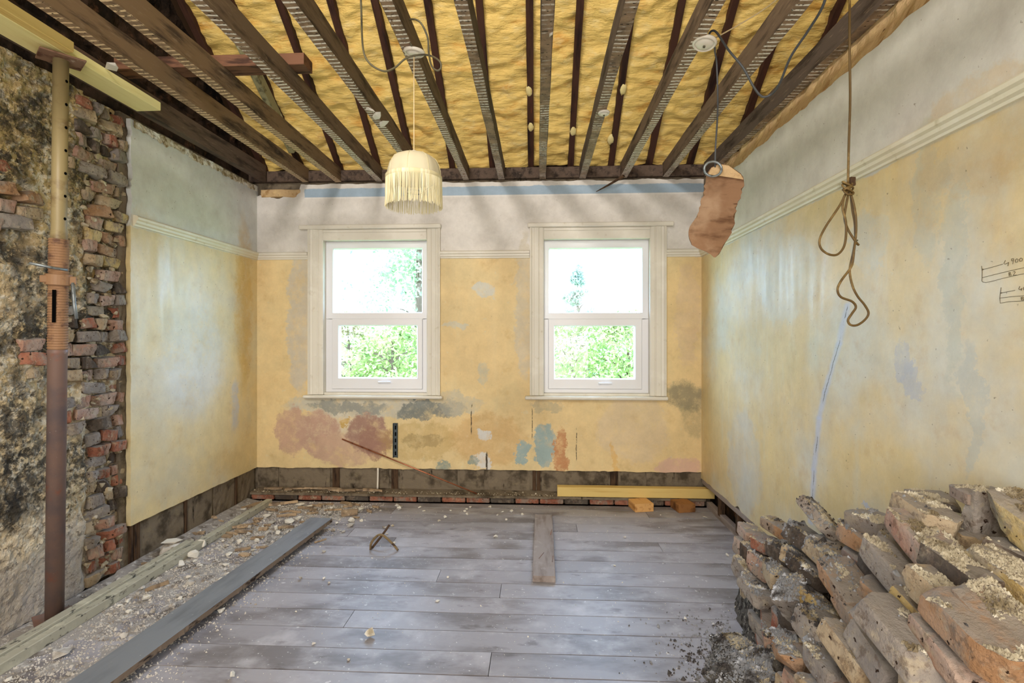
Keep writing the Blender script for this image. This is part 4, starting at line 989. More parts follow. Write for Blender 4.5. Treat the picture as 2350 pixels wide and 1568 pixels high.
# pencil dimension marks on the right wall
pm = empty('pencil_marks', (XR, 1.5, 1.5), parent=wall_right)
def rp_(x, y): p = onX(2200+x*.1148, 540+y*.1148, XR-.0008); return (p.x-XR, p.y-1.5, p.z-1.5)
strokes = [[(458, 615), (470, 720), (468, 850), (465, 920), (490, 938), (550, 945), (700, 912), (870, 865), (1130, 805), (1310, 768)], [(472, 690), (650, 645), (880, 578)], [(470, 850), (700, 790), (1000, 718), (1310, 648)],
           [(935, 500), (905, 565), (925, 580), (1000, 545)], [(1000, 540), (985, 615)], [(1095, 465), (1055, 475), (1055, 510), (1090, 512), (1100, 470), (1080, 580)], [(1165, 470), (1130, 500), (1140, 545), (1175, 540), (1190, 490), (1165, 470)], [(1245, 455), (1215, 480), (1225, 525), (1265, 518), (1278, 475), (1245, 455)],
           [(1005, 745), (1010, 815), (1045, 810), (1050, 790), (1010, 780), (1040, 765), (1035, 745), (1005, 745)], [(1085, 735), (1120, 722), (1130, 745), (1090, 800), (1160, 795)], [(470, 670), (500, 680), (475, 700)],
           [(848, 1045), (835, 1150), (822, 1260), (832, 1360), (1010, 1328), (1310, 1312)], [(840, 1160), (950, 1135), (1125, 1102)], [(820, 1258), (1060, 1228), (1310, 1208)], [(840, 1145), (870, 1150), (845, 1165)],
           [(1225, 1020), (1200, 1075), (1215, 1090), (1262, 1070)], [(1262, 1060), (1250, 1110)], [(1300, 1040), (1290, 1070), (1310, 1100)], [(1250, 1240), (1255, 1300), (1300, 1295), (1300, 1275), (1260, 1270), (1290, 1255), (1290, 1235), (1250, 1240)]]
for s_ in strokes:
    bm = nb(); tube_bm(bm, [rp_(*q) for q in s_],   .0007, 4); obj('pencil_stroke', bm, M['pencil'], pm)

# ------------------------------------------------------------------ things at the back wall
p0 = onY(785, 1008, YB-.012); p1 = Vector((onZ(1090, 1146, .078).x, 4.47, .080))
tag(tube('copper_pipe', [p0, p1], .0062, M['copper'], n=0), 'long thin copper pipe leaning against the back wall under the left window', 'pipe')
p = onY(868, 1082, YB-.012)
pp = tube('waste_pipe', [(p.x, YB-.02, .275), (p.x, YB-.022, .20), (p.x-.002, YB-.026, .083)], .0085, M['white_plastic'], n=4); tag(pp, 'short white plastic pipe stub standing on the ledge by the back wall', 'pipe')
br_ = empty('slotted_channel', onY(908, 1050, YB)); tag(br_, 'dark slotted steel channel fixed upright to the back wall', 'bracket')
bm = nb(); h_ = 80*YB/FPX; boxr(bm, -.021, .021, -.004, 0, 0, h_, .001); boxr(bm, -.021, -.016, -.022, -.003, 0, h_, .001); boxr(bm, .016, .021, -.022, -.003, 0, h_, .001); obj('channel', bm, M['darksteel'], br_)
for k in range(5):
    bm = nb(); boxr(bm, -.006, .006, -.0055, -.0035, .02+k*.058, .055+k*.058, .002); obj('slot', bm, M['black'], br_)

# new timber on offcuts by the back right corner
tb = beam('timber_length', (X_(1279, 4.47), 4.485, .113), (X_(1638, 4.47), 4.485, .113), .075, .082, M['pine'], None, seed=71, wob=.001); tag(tb, 'long new yellow timber lying along the foot of the back wall', 'timber')
for (pxa, pxb, m_, lb_) in ((1458, 1497, 'offcut', 'pale pine offcut under the long yellow timber, the left one of two'), (1555, 1590, 'offcut_dark', 'brown timber offcut under the long yellow timber, near the corner')):
    x0 = onZ(pxa-5, 1164, .02).x; x1 = onZ(pxb, 1164, .02).x
    o = beam('timber_offcut', ((x0+x1)/2, 4.30, .036), ((x0+x1)/2-.03, 4.445, .036), x1-x0, .068, M[m_], None, seed=72, wob=.001, n=6); tag(o, lb_, 'timber offcut')
# short plank on the floor with bent nails
pk = empty('short_plank', (0, 0, 0)); tag(pk, 'short grey-brown plank with bent nails lying in the middle of the floor', 'plank')
a = (onZ(1222, 1322, .04)+onZ(1275, 1322, .04))/2; b = (onZ(1228, 1181, .04)+onZ(1267, 1181, .04))/2
wd = (onZ(1275, 1324, .04)-onZ(1222, 1324, .04)).length
beam('board', (a.x, a.y, .021), (b.x, b.y, .021), wd, .038, M['plank'], pk, seed=73, wob=.0015, n=20)
for (px, py, lean) in ((1263, 1228, (.005, 0)), (1234, 1282, (.02, .01)), (1267, 1290, (.003, 0))):
    q = onZ(px, py, .04); tube('nail', [(q.x, q.y, .03), (q.x+lean[0], q.y, .055), (q.x+lean[0]*2, q.y+.01, .075)], .0022, M['rust_dark'], pk, n=4, seg=6)

# mouldy battens along the left wall and the long grey board
bt1 = beam('batten', (-2.322, 1.35, .026), (-2.322+.0, 4.33, .026), .052, .050, M['batten'], None, seed=81, wob=.0015, n=30); tag(bt1, 'long pale mould-speckled batten lying along the left wall, the longer right one', 'batten')
bt2 = beam('batten', (-2.378, 1.35, .032), (-2.378, 3.40, .032), .052, .062, M['batten'], None, seed=82, wob=.0015, n=30); tag(bt2, 'shorter mould-speckled batten against the long one, nearer the left wall', 'batten')
lb1 = empty('long_grey_board', (0, 0, 0)); tag(lb1, 'long grey painted board lying askew over the rubble at left', 'board')
c0 = (onZ(300, 1526, .075)+onZ(300, 1458, .075))/2; 
eR0, eR1 = onZ(300, 1522, .075), onZ(756, 1188, .075); eL0, eL1 = onZ(300, 1458, .075), onZ(719, 1186, .075)
d_ = (eR1-eR0).normalized(); far = (eR1+eL1)/2
perp = Vector((d_.y, -d_.x, 0)); wdt = abs((eR1-eL0).dot(perp))
near = far-d_*2.35
beam('board_body', (near.x, near.y, .060), (far.x, far.y, .056), wdt, .026, M['grey_board'], lb1, seed=83, wob=.001, n=30)
V = []; F = []
n = 160
for i in range(n+1):
    f = i/n; c = near.lerp(far, f)+perp*(wdt/2); jj = .003*abs(fbm((f*60, 1, 1)))
    for k, zz in enumerate((.074, .062, .048)): q = c+perp*(.001+jj*(1+k)); V.append((q.x, q.y, zz-.004*f-.004*abs(fbm((f*70, k, 3)))*(k == 2)))
for i in range(n):
    for k in range(2): F.append((i*3+k, i*3+k+1, i*3+k+4, i*3+k+3))
pyobj('split_edge', V, F, M['board_edge'], lb1)

# bent metal fork
q0, q1 = onZ(850, 1262, .006), onZ(910, 1262, .006)
fk = empty('bent_metal_bar', (q0.x, q0.y, 0)); tag(fk, 'bent old metal bar standing like a tripod on the floor', 'metal bar')
Z0 = Vector((q0.x, q0.y, 0))
ap = R(873, 1230, onZ(880, 1262, 0).y/cs+.02)-Z0
tube('arch', [(0, 0, .006), (.008, 0, .055), ap+Vector((-.02, 0, .0)), ap+Vector((.02, 0, .002)), (q1.x-q0.x-.02, .0, .045), (q1.x-q0.x+.012, 0, .006)], .008, simple('rusty_flat', '#7d6a4c', [dict(c='#3d2c22', s=20, lo=.48, hi=.62)], .7, .3), fk)
tube('stick', [(.004, .02, .008), ap*.6+Vector((.02, .06, .02)), R(893, 1206, 3.62)-Z0], .008, M['stud'], fk)

# ------------------------------------------------------------------ rubble on the floor
placed = []
def hull(s, seed, flat=.5, n=14):
    r_ = random.Random(seed); bm = nb()
    for k in range(n):
        v = Vector((r_.gauss(0, 1), r_.gauss(0, 1), r_.gauss(0, 1))).normalized()*r_.uniform(.75, 1)
        bm.verts.new((v.x*s*r_.uniform(.8, 1), v.y*s*r_.uniform(.6, .9), v.z*s*flat))
    bmesh.ops.convex_hull(bm, input=bm.verts[:])
    for v in [v for v in bm.verts if not v.link_faces]: bm.verts.remove(v)
    return bm
def zmin_rest(o, z=0):
    bpy_m = o.data; rot = o.rotation_euler.to_matrix(); mnz = min((rot @ v.co).z for v in bpy_m.vertices); o.location.z = z-mnz+.0005
def chunk(x, y, s, mat='chunk', flat=.5, label=None, cat='plaster fragment', name='plaster_chunk', group=None, z=0, seed=None):
    seed = seed if seed is not None else len(placed)*7+1
    o = obj(name, hull(s, seed, flat), M[mat], None, loc=(x, y, 0), rot=(rr.uniform(-.15, .15), rr.uniform(-.15, .15), rr.uniform(0, 6.28)))
    zmin_rest(o, z); placed.append((x, y, s)); tag(o, label, cat, group); return o
def clear(x, y, s):
    if abs(x+2.35) < .055+s and y < 4.36: return False
    if x < XL+s+.02 or y > 4.42-s: return False
    v = Vector((x, y, 0))-Vector((near.x, near.y, 0)); l = v.dot(d_); w2 = v.dot(perp)
    if -.1 < l < 2.4 and abs(w2) < wdt/2+s: return False
    return all((x-a)**2+(y-b)**2 > ((s+c)*.9)**2 for a, b, c in placed)
def fp_(px, py): q = onZ(px, py, 0); return q.x, q.y
singles = [(850, 1463, .034, 'chunk_white', .8, 'round white plaster lump on the open floor at the bottom of the photo'), (508, 1406, .026, 'chunk_white', .7, 'white plaster lump beside the long grey board'), (1138, 1234, .026, 'chunk_white', .4, 'flat white plaster piece left of the short plank'),
           (1004, 1381, .018, 'chunk_white', .3, 'small white paint flake in the middle of the floor'), (1670, 1277, .02, 'chunk_white', .6, 'cream crumb on the floor near the brick pile'), (1618, 1189, .028, 'chunk_white', .25, 'pale flake by the foot of the right wall'), (1572, 1422, .016, 'chunk_white', .5, 'tiny cream crumb on the floor left of the brick pile'),
           (445, 1280, .05, 'chunk_white', .6, 'big white plaster chunk beside the battens, split in two'), (462, 1258, .045, 'chunk_white', .75, 'rounded white lump beside the mouldy battens'), (440, 1340, .045, 'chunk', .3, 'flat pale flake between batten and long board'),
           (335, 1322, .04, 'chunk', .25, 'thin grey flake beside the batten'), (520, 1255, .03, 'chunk', .5, 'grey plaster lump between batten and board top'), (590, 1245, .026, 'chunk_white', .7, 'white lump left of the long board'), (140, 1505, .07, 'chunk', .2, 'large flat plaster slab at the bottom left corner'),
           (685, 1193, .035, 'chunk_white', .5, 'white plaster piece at the far end of the long board'), (690, 1330, .018, 'chunk', .7, 'small pinkish crumb right of the long board'), (742, 1330, .016, 'chunk_white', .5, 'small cream crumb beside the pinkish one'),
           (755, 1340, .014, 'chunk', .6, 'little brownish stone on the floor'), (534, 1556, .02, 'chunk_white', .9, 'white stone at the lower edge near the long board'), (720, 1480, .012, 'chunk', .5, 'pale pebble on a floorboard gap'), (800, 1516, .012, 'chunk', .6, 'pebble left of the lower joint in the boards'),
           (743, 1268, .02, 'chunk', .5, 'tan stone chip right of the board end'), (1028, 1327, .012, 'chunk_white', .6, 'small cream chip left of the plank'), (905, 1248, .014, 'chunk_white', .6, 'white crumb touching the bent metal bar'), (1434, 1235, .013, 'chunk', .6, 'small pebble right of the short plank'), (1410, 1300, .012, 'chunk_white', .5, 'white speck in the right half of the floor')]
for px, py, s, m_, fl, lb_ in singles:
    x, y = fp_(px, py); chunk(x, y, s, m_, fl, lb_)
# block of plaster with laths by the left wall
o = obj('plaster_block', rough_brick(.13, .10, .06, 88, 4, .006), M['chunk'], None, loc=(-2.46, 3.33, .031), rot=(0, 0, .3)); tag(o, 'squarish plaster block lying between batten and left wall', 'plaster block'); placed.append((-2.46, 3.33, .08))
o = obj('plaster_slab', hull(.085, 4, .12), M['chunk_white'], None, loc=(-2.46, 3.33, .075), rot=(.05, .1, .6)); tag(o, 'white slab lying on the squarish plaster block', 'plaster slab')
x, y = fp_(802, 1183)
o = obj('wood_block', rough_brick(.055, .13, .045, 9, 4, .006), M['splinter'], None, loc=(x, y, .0235), rot=(0, 0, .35)); tag(o, 'broken orange wood block at the far end of the long board', 'wood block'); placed.append((x, y, .07))
rc = random.Random(21)
lbl = [('chunk', 'grey plaster fragment in the rubble strip along the left wall', 'plaster rubble along the left wall'), ('chunk_white', 'white plaster fragment in the rubble strip along the left wall', 'white plaster rubble along the left wall')]
cnt = 0; tries = 0
frag = []
while cnt < 120 and tries < 9000:
    tries += 1
    y = 1.95+(4.35-1.95)*rc.random()**.6; 
    if y > 3.7 and rc.random() < .6: x = rc.uniform(XL, -1.1)
    else: x = rc.uniform(XL, -1.75)
    if y > 4.0 and rc.random() < .25: x = rc.uniform(-1.2, .0)
    s = rc.choice((.012, .016, .02, .026, .034, .045 if y > 3.5 else .02, .06 if y > 3.9 and x < -1.5 else .02))
    if not clear(x, y, s): continue
    k = 0 if rc.random() < .6 else 1
    if x > -1.1: frag.append((chunk(x, y, min(s, .02), 'chunk_white', rc.uniform(.3, .7), 'white crumb', 'plaster fragment', group='crumbs near the back wall'), 'white'))
    else: frag.append((chunk(x, y, s, lbl[k][0], rc.uniform(.25, .7), lbl[k][1], 'plaster fragment', group=lbl[k][2]), ('grey', 'white')[k]))
    cnt += 1
ORD = 'first second third fourth fifth sixth seventh eighth ninth tenth eleventh twelfth thirteenth fourteenth fifteenth sixteenth seventeenth eighteenth nineteenth twentieth twenty-first twenty-second twenty-third twenty-fourth twenty-fifth twenty-sixth twenty-seventh twenty-eighth twenty-ninth thirtieth thirty-first thirty-second thirty-third thirty-fourth thirty-fifth'.split()
def order_labels(items, noun):
    zones = {}
    for o, colr in items:
        x, y = o.location.x, o.location.y
        if x > -1.1: z = 'near the foot of the back wall, counted from the left'; key = x
        elif x < -2.40: z = 'between left wall and battens, counted from the front'; key = y
        elif y > 3.88: z = 'beyond the long board, counted from the left'; key = x
        else: z = 'between battens and long board, counted from the front'; key = y
        zones.setdefault((z, colr), []).append((key, o))
    for (z, colr), l in zones.items():
        for (_, o), n_ in zip(sorted(l, key=lambda q: q[0]), ORD): o['label'] = '%s %s%s %s' % (n_, colr+' ' if colr else '', noun, z)
order_labels(frag, 'plaster fragment')
def splinter(x, y, L, wd, th, rz, label, group=None, z=0., mat='splinter', ry=0.):
    bm = nb(); box(bm, (0, 0, 0), (L, wd, th)); bmesh.ops.subdivide_edges(bm, edges=[e for e in bm.edges if abs((e.verts[0].co-e.verts[1].co).x) > L*.5], cuts=3)
    sd = rc.random()*50
    for v in bm.verts: v.co += Vector((fbm(v.co*20+Vector((sd, 0, 0))), fbm(v.co*20+Vector((0, sd, 0))), fbm(v.co*20+Vector((0, 0, sd)))))*min(wd, th)*.35; v.co.y *= (1-.5*abs(v.co.x)/L*2*rc.random())
    o = obj('wood_splinter', bm, M[mat], None, loc=(x, y, 0), rot=(rc.uniform(-.2, .2), ry, rz)); zmin_rest(o, z); placed.append((x, y, L*.3)); tag(o, label, 'wood splinter', group); return o
for (px, py, L, wd, th, rz, lb_) in ((485, 1192, .13, .03, .025, -.5, 'orange wood splinter lying by the left wall foot'), (590, 1200, .05, .035, .03, 1.2, 'short pinkish wood chip in the rubble'), (735, 1243, .09, .01, .008, .9, 'thin pale stick right of the long board'),
                                     (360, 1350, .12, .018, .018, 1.1, 'pale wood splinter between the batten and the long board'), (345, 1300, .10, .03, .02, .3, 'flat brown splinter beside the batten'), (640, 1160, .3, .035, .02, .45, 'long grey lath in the back left corner heap'), (590, 1160, .26, .05, .015, 1.1, 'broad grey slat pointing to the back left corner')):
    x, y = fp_(px, py); splinter(x, y, L, wd, th, rz, lb_)
cnt = 0; tries = 0; spl = []; spl2 = []
while cnt < 34 and tries < 4000:
    tries += 1; y = rc.uniform(3.3, 4.38); x = rc.uniform(XL+.05, -1.35 if y > 4 else -1.8); L = rc.uniform(.05, .16)
    if not clear(x, y, L*.3): continue
    spl.append((splinter(x, y, L, rc.uniform(.012, .035), rc.uniform(.008, .02), rc.uniform(-.6, .6), 'broken wood splinter', 'splinters in the back left heap'), '')); cnt += 1
order_labels(spl, 'wood splinter')
for k in range(14):
    x = rc.uniform(-2.45, -1.35); spl2.append(splinter(x, rc.uniform(4.48, 4.54), rc.uniform(.05, .2), rc.uniform(.012, .03), .014, rc.uniform(-.2, .2), 'wood splinter lying on the ledge at the foot of the back wall', 'splinters on the back ledge', z=.078))
for o, n_ in zip(sorted(spl2, key=lambda q: q.location.x), ORD): o['label'] = '%s wood splinter from the left on the ledge of the back wall' % n_
# fine debris as stuff
def chips(name, pts, smin, smax, mat, label, cat, seed):
    r_ = random.Random(seed); V = []; F = []
    for p in pts:
        s = r_.uniform(smin, smax)*(1+(r_.random() < .08)); k = len(V); a = r_.uniform(0, 6.28)
        ux = Vector((math.cos(a), math.sin(a), r_.uniform(-.3, .3)))*s; uy = Vector((-math.sin(a), math.cos(a), r_.uniform(-.3, .3)))*s*r_.uniform(.5, .9); uz = Vector((0, 0, s*r_.uniform(.4, .9)))
        p = Vector(p)
        V += [p-ux*.6, p+uy*.6, p+ux*.7, p-uy*.5, p+uz+ux*r_.uniform(-.3, .3)+uy*.2, p+uz*.7-ux*.3]
        F += [(k, k+4, k+3), (k+3, k+4, k+2), (k+2, k+4, k+1), (k+1, k+4, k+5), (k+1, k+5, k), (k, k+5, k+4)]
    o = pyobj(name, V, F, mat); tag(o, label, cat, kind='stuff'); return o
def dens(x, y): 
    e = -1.72+.25*max(0, y-3.4)
    return 1 if x < e else max(0, 1-(x-e)/.25)*.5
pts = []; rc = random.Random(8)
while len(pts) < 16000:
    y = rc.uniform(1.7, 4.42); x = rc.uniform(XL, -1.1)
    if rc.random() > dens(x, y)*(.35+.65*(mn.noise(Vector((x*6, y*6, 2)))*.5+.5)): continue
    if -2.41 < x < -2.29: continue
    pts.append((x, y, .0))
chips('fine_rubble', pts, .003, .010, M['chunk'], 'fine crumbs and dust spread over the boards along the left wall', 'rubble', 1)
pts = [(rc.uniform(-1.9, 1.2), 4.43-2.6*rc.random()**1.5, 0) for _ in range(900)]
chips('scattered_crumbs', pts, .002, .0055, M['chunk_white'], 'tiny white crumbs scattered over the open floorboards', 'crumbs', 2)
pts = [(rc.uniform(XL, XR), rc.uniform(4.46, 4.56), .07) for _ in range(900)]
chips('ledge_crumbs', pts, .004, .012, M['crumb'], 'plaster crumbs lying on the ledge at the foot of the back wall', 'crumbs', 3)
# dust drift under the rubble
V = []; F = []; nx, ny = 60, 150
for i in range(nx+1):
    for j in range(ny+1):
        x = lerp(XL-.01, -1.45, i/nx); y = lerp(1.4, 4.43, j/ny); f = dens(x, y)
        V.append((x, y, -.004+.007*f*(.6+.5*mn.noise(Vector((x*9, y*9, 1))))+.02*max(0, 1-(x-XL)/.12)*(1 if y > 3 else .3)))
for i in range(nx):
    for j in range(ny): a = i*(ny+1)+j; F.append((a, a+1, a+ny+2, a+ny+1))
o = pyobj('dust_layer', V, F, simple('grey_dust', '#a09c98', [dict(c='#6f6862', s=9, lo=.5, hi=.66), dict(c='#c9c7c4', s=30, lo=.55, hi=.66)], .95, .1, [(60, .7, .006)], per=False), smooth=True); tag(o, 'grey plaster dust drifted over the boards along the left wall', 'dust', kind='stuff')

# ------------------------------------------------------------------ brick pile
# near-face centre px,py, distance t, width m, height m, length m, yaw, pitch, roll (deg), colour, label
BR = [
 (2193, 1228, 1.50, .112, .066, .225, 4, 9, 0, 'b_tan', 'large tan brick with crumbs on top, highest full brick of the pile'),
 (2062, 1225, 1.78, .105, .066, .19, 28, 3, 0, 'b_grey', 'grey dusty brick carrying a mound of crumbs, left of the highest brick'),
 (2030, 1262, 1.80, .125, .066, .20, 30, 0, 0, 'b_orange', 'rough orange brick under the grey dusty brick at the top'),
 (1925, 1240, 2.05, .11, .05, .22, 20, 28, 30, 'b_grey', 'smooth grey slab tilted up against the right wall'),
 (1873, 1255, 2.12, .10, .075, .16, 25, 4, 8, 'b_dark', 'dark brick buried in crumbs, left of the tilted grey slab'),
 (1825, 1237, 2.38, .08, .055, .215, 24, 3, 0, 'b_orange', 'thin orange brick at the far top edge of the pile'),
 (1793, 1266, 2.38, .13, .055, .20, 25, 0, 0, 'b_red', 'reddish brick at the far end, dusty grey on top'),
 (1737, 1243, 2.62, .10, .065, .21, 8, 0, 0, 'b_pink', 'farthest pink brick of the pile, by the wall stud'),
 (1722, 1272, 2.58, .07, .08, .16, 12, 0, 5, 'b_pink', 'small pink brick at the far left edge of the pile'),
 (1750, 1291, 2.46, .08, .085, .16, 14, 0, 0, 'b_dark', 'brown-ended brick in the second course at the far end'),
 (1775, 1318, 2.34, .09, .09, .16, 16, 0, 0, 'b_pink', 'pinkish brick with crumbs in front of a small gap'),
 (1829, 1285, 2.22, .11, .07, .17, 18, 0, 0, 'b_dark', 'dark brick with mortar streaks below the reddish brick'),
 (1868, 1296, 2.14, .11, .07, .14, 40, 2, 10, 'b_tan', 'broken tan half brick leaning right under the crumb-covered one'),
 (1811, 1338, 2.18, .15, .085, .14, 8, 2, 0, 'b_tan', 'blocky brown brick end facing the room, left part of the pile'),
 (1742, 1345, 2.42, .10, .09, .20, 22, 4, 5, 'b_grey', 'grey brick at the lower far left corner covered with crumbs'),
 (1945, 1303, 1.93, .15, .07, .20, 14, 2, 0, 'b_tan', 'long tan brick under the tilted grey slab, crumbs on top'),
 (1858, 1375, 2.00, .13, .12, .14, 40, -18, -35, 'b_grey', 'chunky grey mortar-coated brick standing on its corner'),
 (1822, 1452, 2.02, .10, .075, .24, -2, 14, 0, 'b_dark', 'long dark brick with a dusty hollow top at the left edge of the pile'),
 (1783, 1482, 2.17, .10, .07, .24, 0, 10, 0, 'b_pink', 'pink brick under the long dark brick at the left edge'),
 (1985, 1400, 1.66, .125, .060, .22, 4, 18, 0, 'b_orange', 'orange-ended brick with a bare grey top in the middle of the pile'),
 (2040, 1500, 1.52, .115, .070, .27, 10, 13, 0, 'b_orange', 'long orange brick in the lower middle with crumbs on top'),
 (1838, 1533, 1.83, .145, .070, .20, 2, 0, 0, 'b_orange', 'big brown brick at the bottom left, loaded with crumbs'),
 (1912, 1488, 1.76, .11, .10, .17, 22, 8, 12, 'b_grey', 'grey pitted brick right of the big crumb-loaded one'),
 (1928, 1450, 1.84, .08, .075, .22, 24, 14, 10, 'b_yellow', 'rough yellow and red brick lodged behind the grey pitted one'),
 (2098, 1440, 1.52, .08, .065, .22, 22, 12, 0, 'b_orange', 'orange brick wedged between the two long bricks of the middle'),
 (2140, 1415, 1.44, .075, .085, .30, 14, 14, 5, 'b_grey', 'long grey brick with combed side in the centre of the pile'),
 (2158, 1358, 1.56, .09, .055, .26, 16, 14, 0, 'b_grey', 'blue-grey brick behind the big pinkish one'),
 (2188, 1315, 1.42, .115, .072, .25, 8, 15, 0, 'b_pink', 'big pinkish brick directly below the highest brick'),
 (2040, 1325, 1.75, .12, .050, .20, 10, 0, 0, 'b_red', 'reddish brick in the shadow under the rough orange one'),
 (2262, 1450, 1.24, .11, .080, .20, 20, 12, 5, 'b_tan', 'tan brick with an orange end below the big right brick'),
 (2410, 1562, 1.08, .12, .075, .28, 10, 16, 0, 'b_orange', 'big orange brick crossing the right edge, flakes on top'),
 (2428, 1400, 1.22, .11, .070, .22, 14, 14, 0, 'b_yellow', 'cream brick with green-grey dirt at the right edge'),
 (2432, 1335, 1.30, .10, .075, .16, 20, 8, 0, 'b_dark', 'black sooty brick at the right edge'),
 (2460, 1265, 1.30, .13, .085, .22, 10, 14, 0, 'b_yellow', 'yellow brick at the top of the right edge'),
 (2206, 1515, 1.30, .10, .085, .24, 18, 14, 10, 'b_yellow', 'yellowish brick in the lower right with sooty spots'),
 (2335, 1555, 1.08, .10, .080, .24, 14, 12, 0, 'b_orange', 'dark-topped orange brick at the bottom right corner'),
 (2160, 1570, 1.24, .12, .075, .27, 18, 16, 0, 'b_grey', 'long grey brick with crumbs at the bottom of the photo'),
 (2065, 1575, 1.40, .10, .080, .20, 12, 10, 15, 'b_grey', 'rounded grey brick at the bottom edge, left of the long grey one'),
 (2003, 1560, 1.50, .10, .075, .22, 16, 12, 8, 'b_tan', 'tan brick at the bottom edge below the long orange brick'),
 (1932, 1572, 1.62, .10, .070, .19, 14, 6, 5, 'b_grey', 'grey brick at the bottom edge beside the crumb-loaded brick'),
 (2262, 1585, 1.16, .10, .070, .22, 10, 12, 0, 'b_pink', 'pink brick cut by the bottom edge at right'),
 (2275, 1205, 1.52, .10, .20, .055, 12, 0, 5, 'b_grey', 'hollowed grey brick standing upright near the right edge'),
 (2208, 1172, 1.66, .13, .028, .14, 10, 5, 8, 'b_grey', 'thin grey slab behind the highest brick'),
 (2325, 1150, 1.52, .10, .04, .12, 4, 0, 0, 'b_pink', 'small pink brick end on the top right'),
 (2240, 1260, 1.50, .10, .068, .2, 4, 0, 0, 'b_tan', 'tan brick in the gap right of the highest brick'),
 (2080, 1365, 1.62, .12, .066, .2, 8, 8, 0, 'b_dark', 'dark brick deep in the gap at the middle of the pile'),
 (1760, 1385, 2.28, .10, .066, .22, 16, 6, 0, 'b_grey', 'low grey brick above the long dark one'),
 (1735, 1305, 2.52, .08, .066, .18, 10, 0, 0, 'b_pink', 'pink brick in the far left lower course'),
 (1900, 1345, 1.98, .12, .066, .2, 16, 4, 0, 'b_dark', 'sooty brick half hidden in the left middle of the pile'),
 (2270, 1360, 1.30, .11, .068, .22, 10, 8, 0, 'b_dark', 'sooty brick between the pinkish and the cream bricks'),
 (1768, 1500, 2.28, .10, .065, .22, 2, 6, 0, 'b_red', 'lowest pink brick at the left toe of the pile, sunk in crumbs'),
 (1748, 1395, 2.48, .09, .066, .2, 8, 0, 0, 'b_tan', 'tan brick low down at the far left corner'),
 (1722, 1340, 2.66, .09, .066, .2, 8, 0, 0, 'b_pink', 'bottom course brick at the far left corner of the pile'),
 (2130, 1500, 1.42, .10, .068, .22, 14, 10, 0, 'b_tan', 'plain tan brick below the long combed grey one'),
]
bvh_v, bvh_f = [], []
centres = []
for i, (px, py, t_, w_, h_, L, yaw, pit, rol, col, lab) in enumerate(BR):
    nf = R(px, py, t_); jr = random.Random(900+i*7); yaw += jr.uniform(-7, 7); pit += jr.uniform(-4, 3); rol += jr.uniform(-7, 7); L *= jr.uniform(.84, .98)
    Mx = Matrix.Rotation(math.radians(yaw-12), 3, 'Z') @ Matrix.Rotation(math.radians(pit*1.1+2), 3, 'X') @ Matrix.Rotation(math.radians(rol), 3, 'Y')
    c = nf+Mx @ Vector((0, L/2, 0))
    if c.x > XR-.09: c.x = XR-.09
    bm = rough_brick(L, w_, h_, 300+i, 8, .0028, .5 if i % 3 else .8)
    o = obj('brick', bm, M[col], None, True, loc=c, rot=Mx.to_euler()); o.data.set_sharp_from_angle(angle=.55)
    mxx = max((Mx @ v.co).x for v in o.data.vertices)+c.x
    if mxx > XR-.004: o.location.x -= mxx-(XR-.004)
    mnz = min((Mx @ v.co).z for v in o.data.vertices)+c.z
    if mnz < .002: o.location.z += .002-mnz
    o['label'] = lab; o['category'] = 'brick'; o['group'] = 'bricks of the rubble pile'
    c = Vector(o.location); centres.append((c, L))
    k = len(bvh_v); bvh_v += [c+(Mx @ v.co) for v in o.data.vertices]; bvh_f += [tuple(k+q for q in p.vertices) for p in o.data.polygons]
V = []; F = []; nx, ny = 30, 110
def core_h(x, y):
    h = 1e9; wsum = 0; hs = 0
    for c, L in centres:
        d2 = ((c.x+.10-x)/.075)**2+((c.y-y)/.13)**2
        if d2 < 9: w1 = math.exp(-d2); wsum += w1; hs += w1*(c.z-.105)
    if wsum < .16: return -.01
    return max(-.01, hs/wsum*min(1, (wsum-.16)/.3))
rs = random.Random(77); nlow = 0; ncol = 0; y = 1.02
while y < 2.45:
    xe = None
    for q in range(60):
        x = .74+q*.012
        if core_h(x, y) > .12: xe = x; break
    if xe is not None:
        z = .036; kc = 0
        while z < core_h(xe+.10, y)-.02 and nlow < 60:
            me = lib[(rs.choice(bc[:8]), rs.randint(0, 1))]
            o = bpy.data.objects.new('brick', me); link(o); o.scale = (1.15, 1.05, 1); o.rotation_euler = (rs.uniform(-.04, .04), rs.uniform(-.05, .05), rs.uniform(-.2, .2)+.1)
            o.location = (xe+.015+rs.uniform(-.015, .015), y+(.05 if kc % 2 else 0), z); tag(o, '%s course brick in the pile side, %s column from the near end' % (ORD[kc], ORD[ncol]), 'brick', 'low bricks in the side of the pile')
            k = len(bvh_v); Mx = o.rotation_euler.to_matrix(); bvh_v += [o.location+(Mx @ v.co) for v in me.vertices]; bvh_f += [tuple(k+q for q in p.vertices) for p in me.polygons]
            z += .073; kc += 1; nlow += 1
        ncol += 1
    y += .225
Hc = {}
for i in range(nx+1):
    for j in range(ny+1):
        x = lerp(.74, XR-.002, i/nx); y = lerp(.8, 2.95, j/ny)
        h = core_h(x, y); Hc[i, j] = h; V.append((x, y, h+(.012*fbm((x*20, y*20, 1)) if h > 0 else 0)))
for i in range(nx):
    for j in range(ny): a = i*(ny+1)+j; F.append((a, a+ny+1, a+ny+2, a+1))
o = pyobj('rubble_core', V, F, M['rubble_dark']); tag(o, 'dark broken rubble and mortar filling the gaps of the brick pile', 'rubble', kind='stuff')
k = len(bvh_v); bvh_v += [Vector(v) for v in V]; bvh_f += [tuple(k+q for q in f) for f in F]
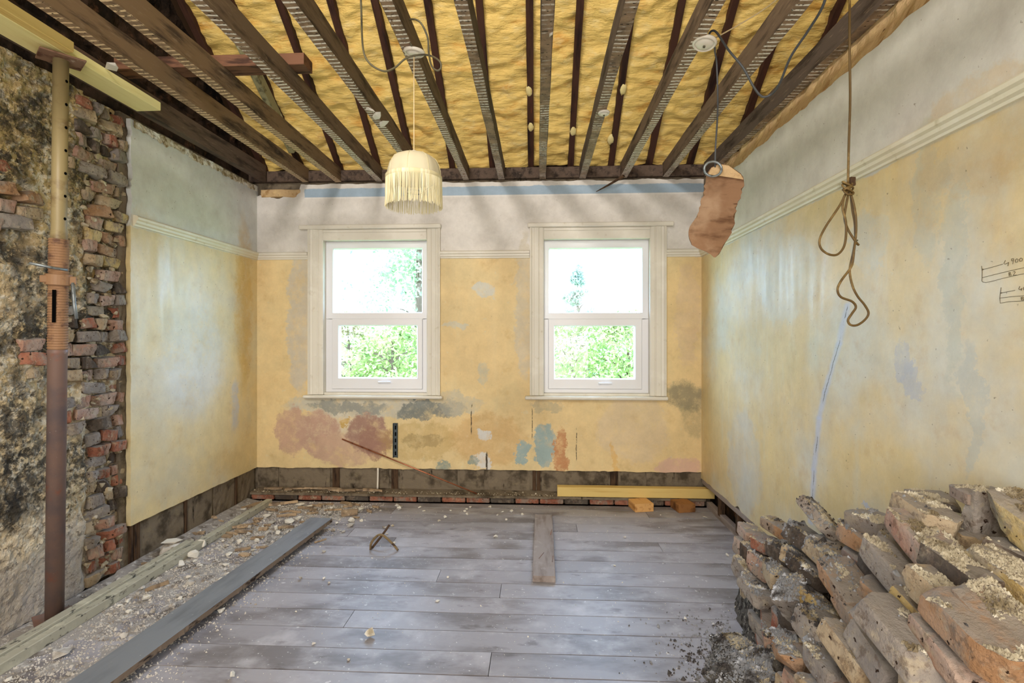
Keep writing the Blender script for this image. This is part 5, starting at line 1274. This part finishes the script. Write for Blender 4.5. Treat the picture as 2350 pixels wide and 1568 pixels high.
# heap of crumbs at the toe
V2 = []; F2 = []; nx, ny = 50, 50
hc = onZ(1745, 1560, .03)
for i in range(nx+1):
    for j in range(ny+1):
        x = hc.x+lerp(-.30, .34, i/nx); y = hc.y+lerp(-.5, .42, j/ny)
        d = math.hypot((x-hc.x-.05)/.27, (y-hc.y)/.40)*(1+.25*mn.noise(Vector((x*7, y*7, 3))))
        V2.append((x, y, -.006+.15*max(0, 1-d)**1.1+(.010*mn.noise(Vector((x*40, y*40, 1))) if d < 1 else 0)))
for i in range(nx):
    for j in range(ny): a = i*(ny+1)+j; F2.append((a, a+ny+1, a+ny+2, a+1))
o = pyobj('mortar_heap', V2, F2, M['rubble_dark']); tag(o, 'low heap of grey mortar crumbs and chips at the foot of the brick pile', 'rubble heap', kind='stuff')
k = len(bvh_v); bvh_v += [Vector(v) for v in V2]; bvh_f += [tuple(k+q for q in f) for f in F2]
bvh = BVHTree.FromPolygons(bvh_v, bvh_f)
rc = random.Random(31); P1 = []; P2 = []; 
while len(P1) < 21000:
    x = rc.uniform(.72, XR-.01); y = rc.uniform(.85, 2.95)
    hit = bvh.ray_cast(Vector((x, y, 3)), Vector((0, 0, -1)))
    if hit[0] is None or hit[1].z < .75 or hit[0].z < .004: continue
    if mn.noise(Vector((x*13, y*13, hit[0].z*4)))+.35*mn.noise(Vector((x*40, y*40, 2))) < .12 and hit[0].z > .12: continue
    if x < hc.x-.04 and hit[0].z < .14: continue
    P1.append(hit[0])
while len(P2) < 9000:
    a = rc.uniform(0, 2*PI); q = abs(rc.gauss(0, .5)); x = hc.x+.02+math.cos(a)*q*.34; y = hc.y+math.sin(a)*q*.5
    if x > XR-.02: continue
    hit = bvh.ray_cast(Vector((x, y, 3)), Vector((0, 0, -1)))
    P2.append((x, y, max(0, hit[0].z if hit[0] is not None else 0)))
chips('mortar_crumbs', P1, .003, .0075, M['crumb'], 'cream mortar crumbs strewn over the tops of the piled bricks', 'crumbs', 5)
chips('heap_crumbs', P2, .003, .012, M['crumb_grey'], 'grey crumbs and flakes spread around the toe of the brick pile', 'crumbs', 6)
# mortar shard on the pile
o = obj('mortar_shard', hull(.05, 91, .6), M['b_grey'], None, loc=R(1950, 1340, 1.80), rot=(.3, .2, .4)); tag(o, 'pointed grey mortar shard lying on the middle of the brick pile', 'mortar shard')
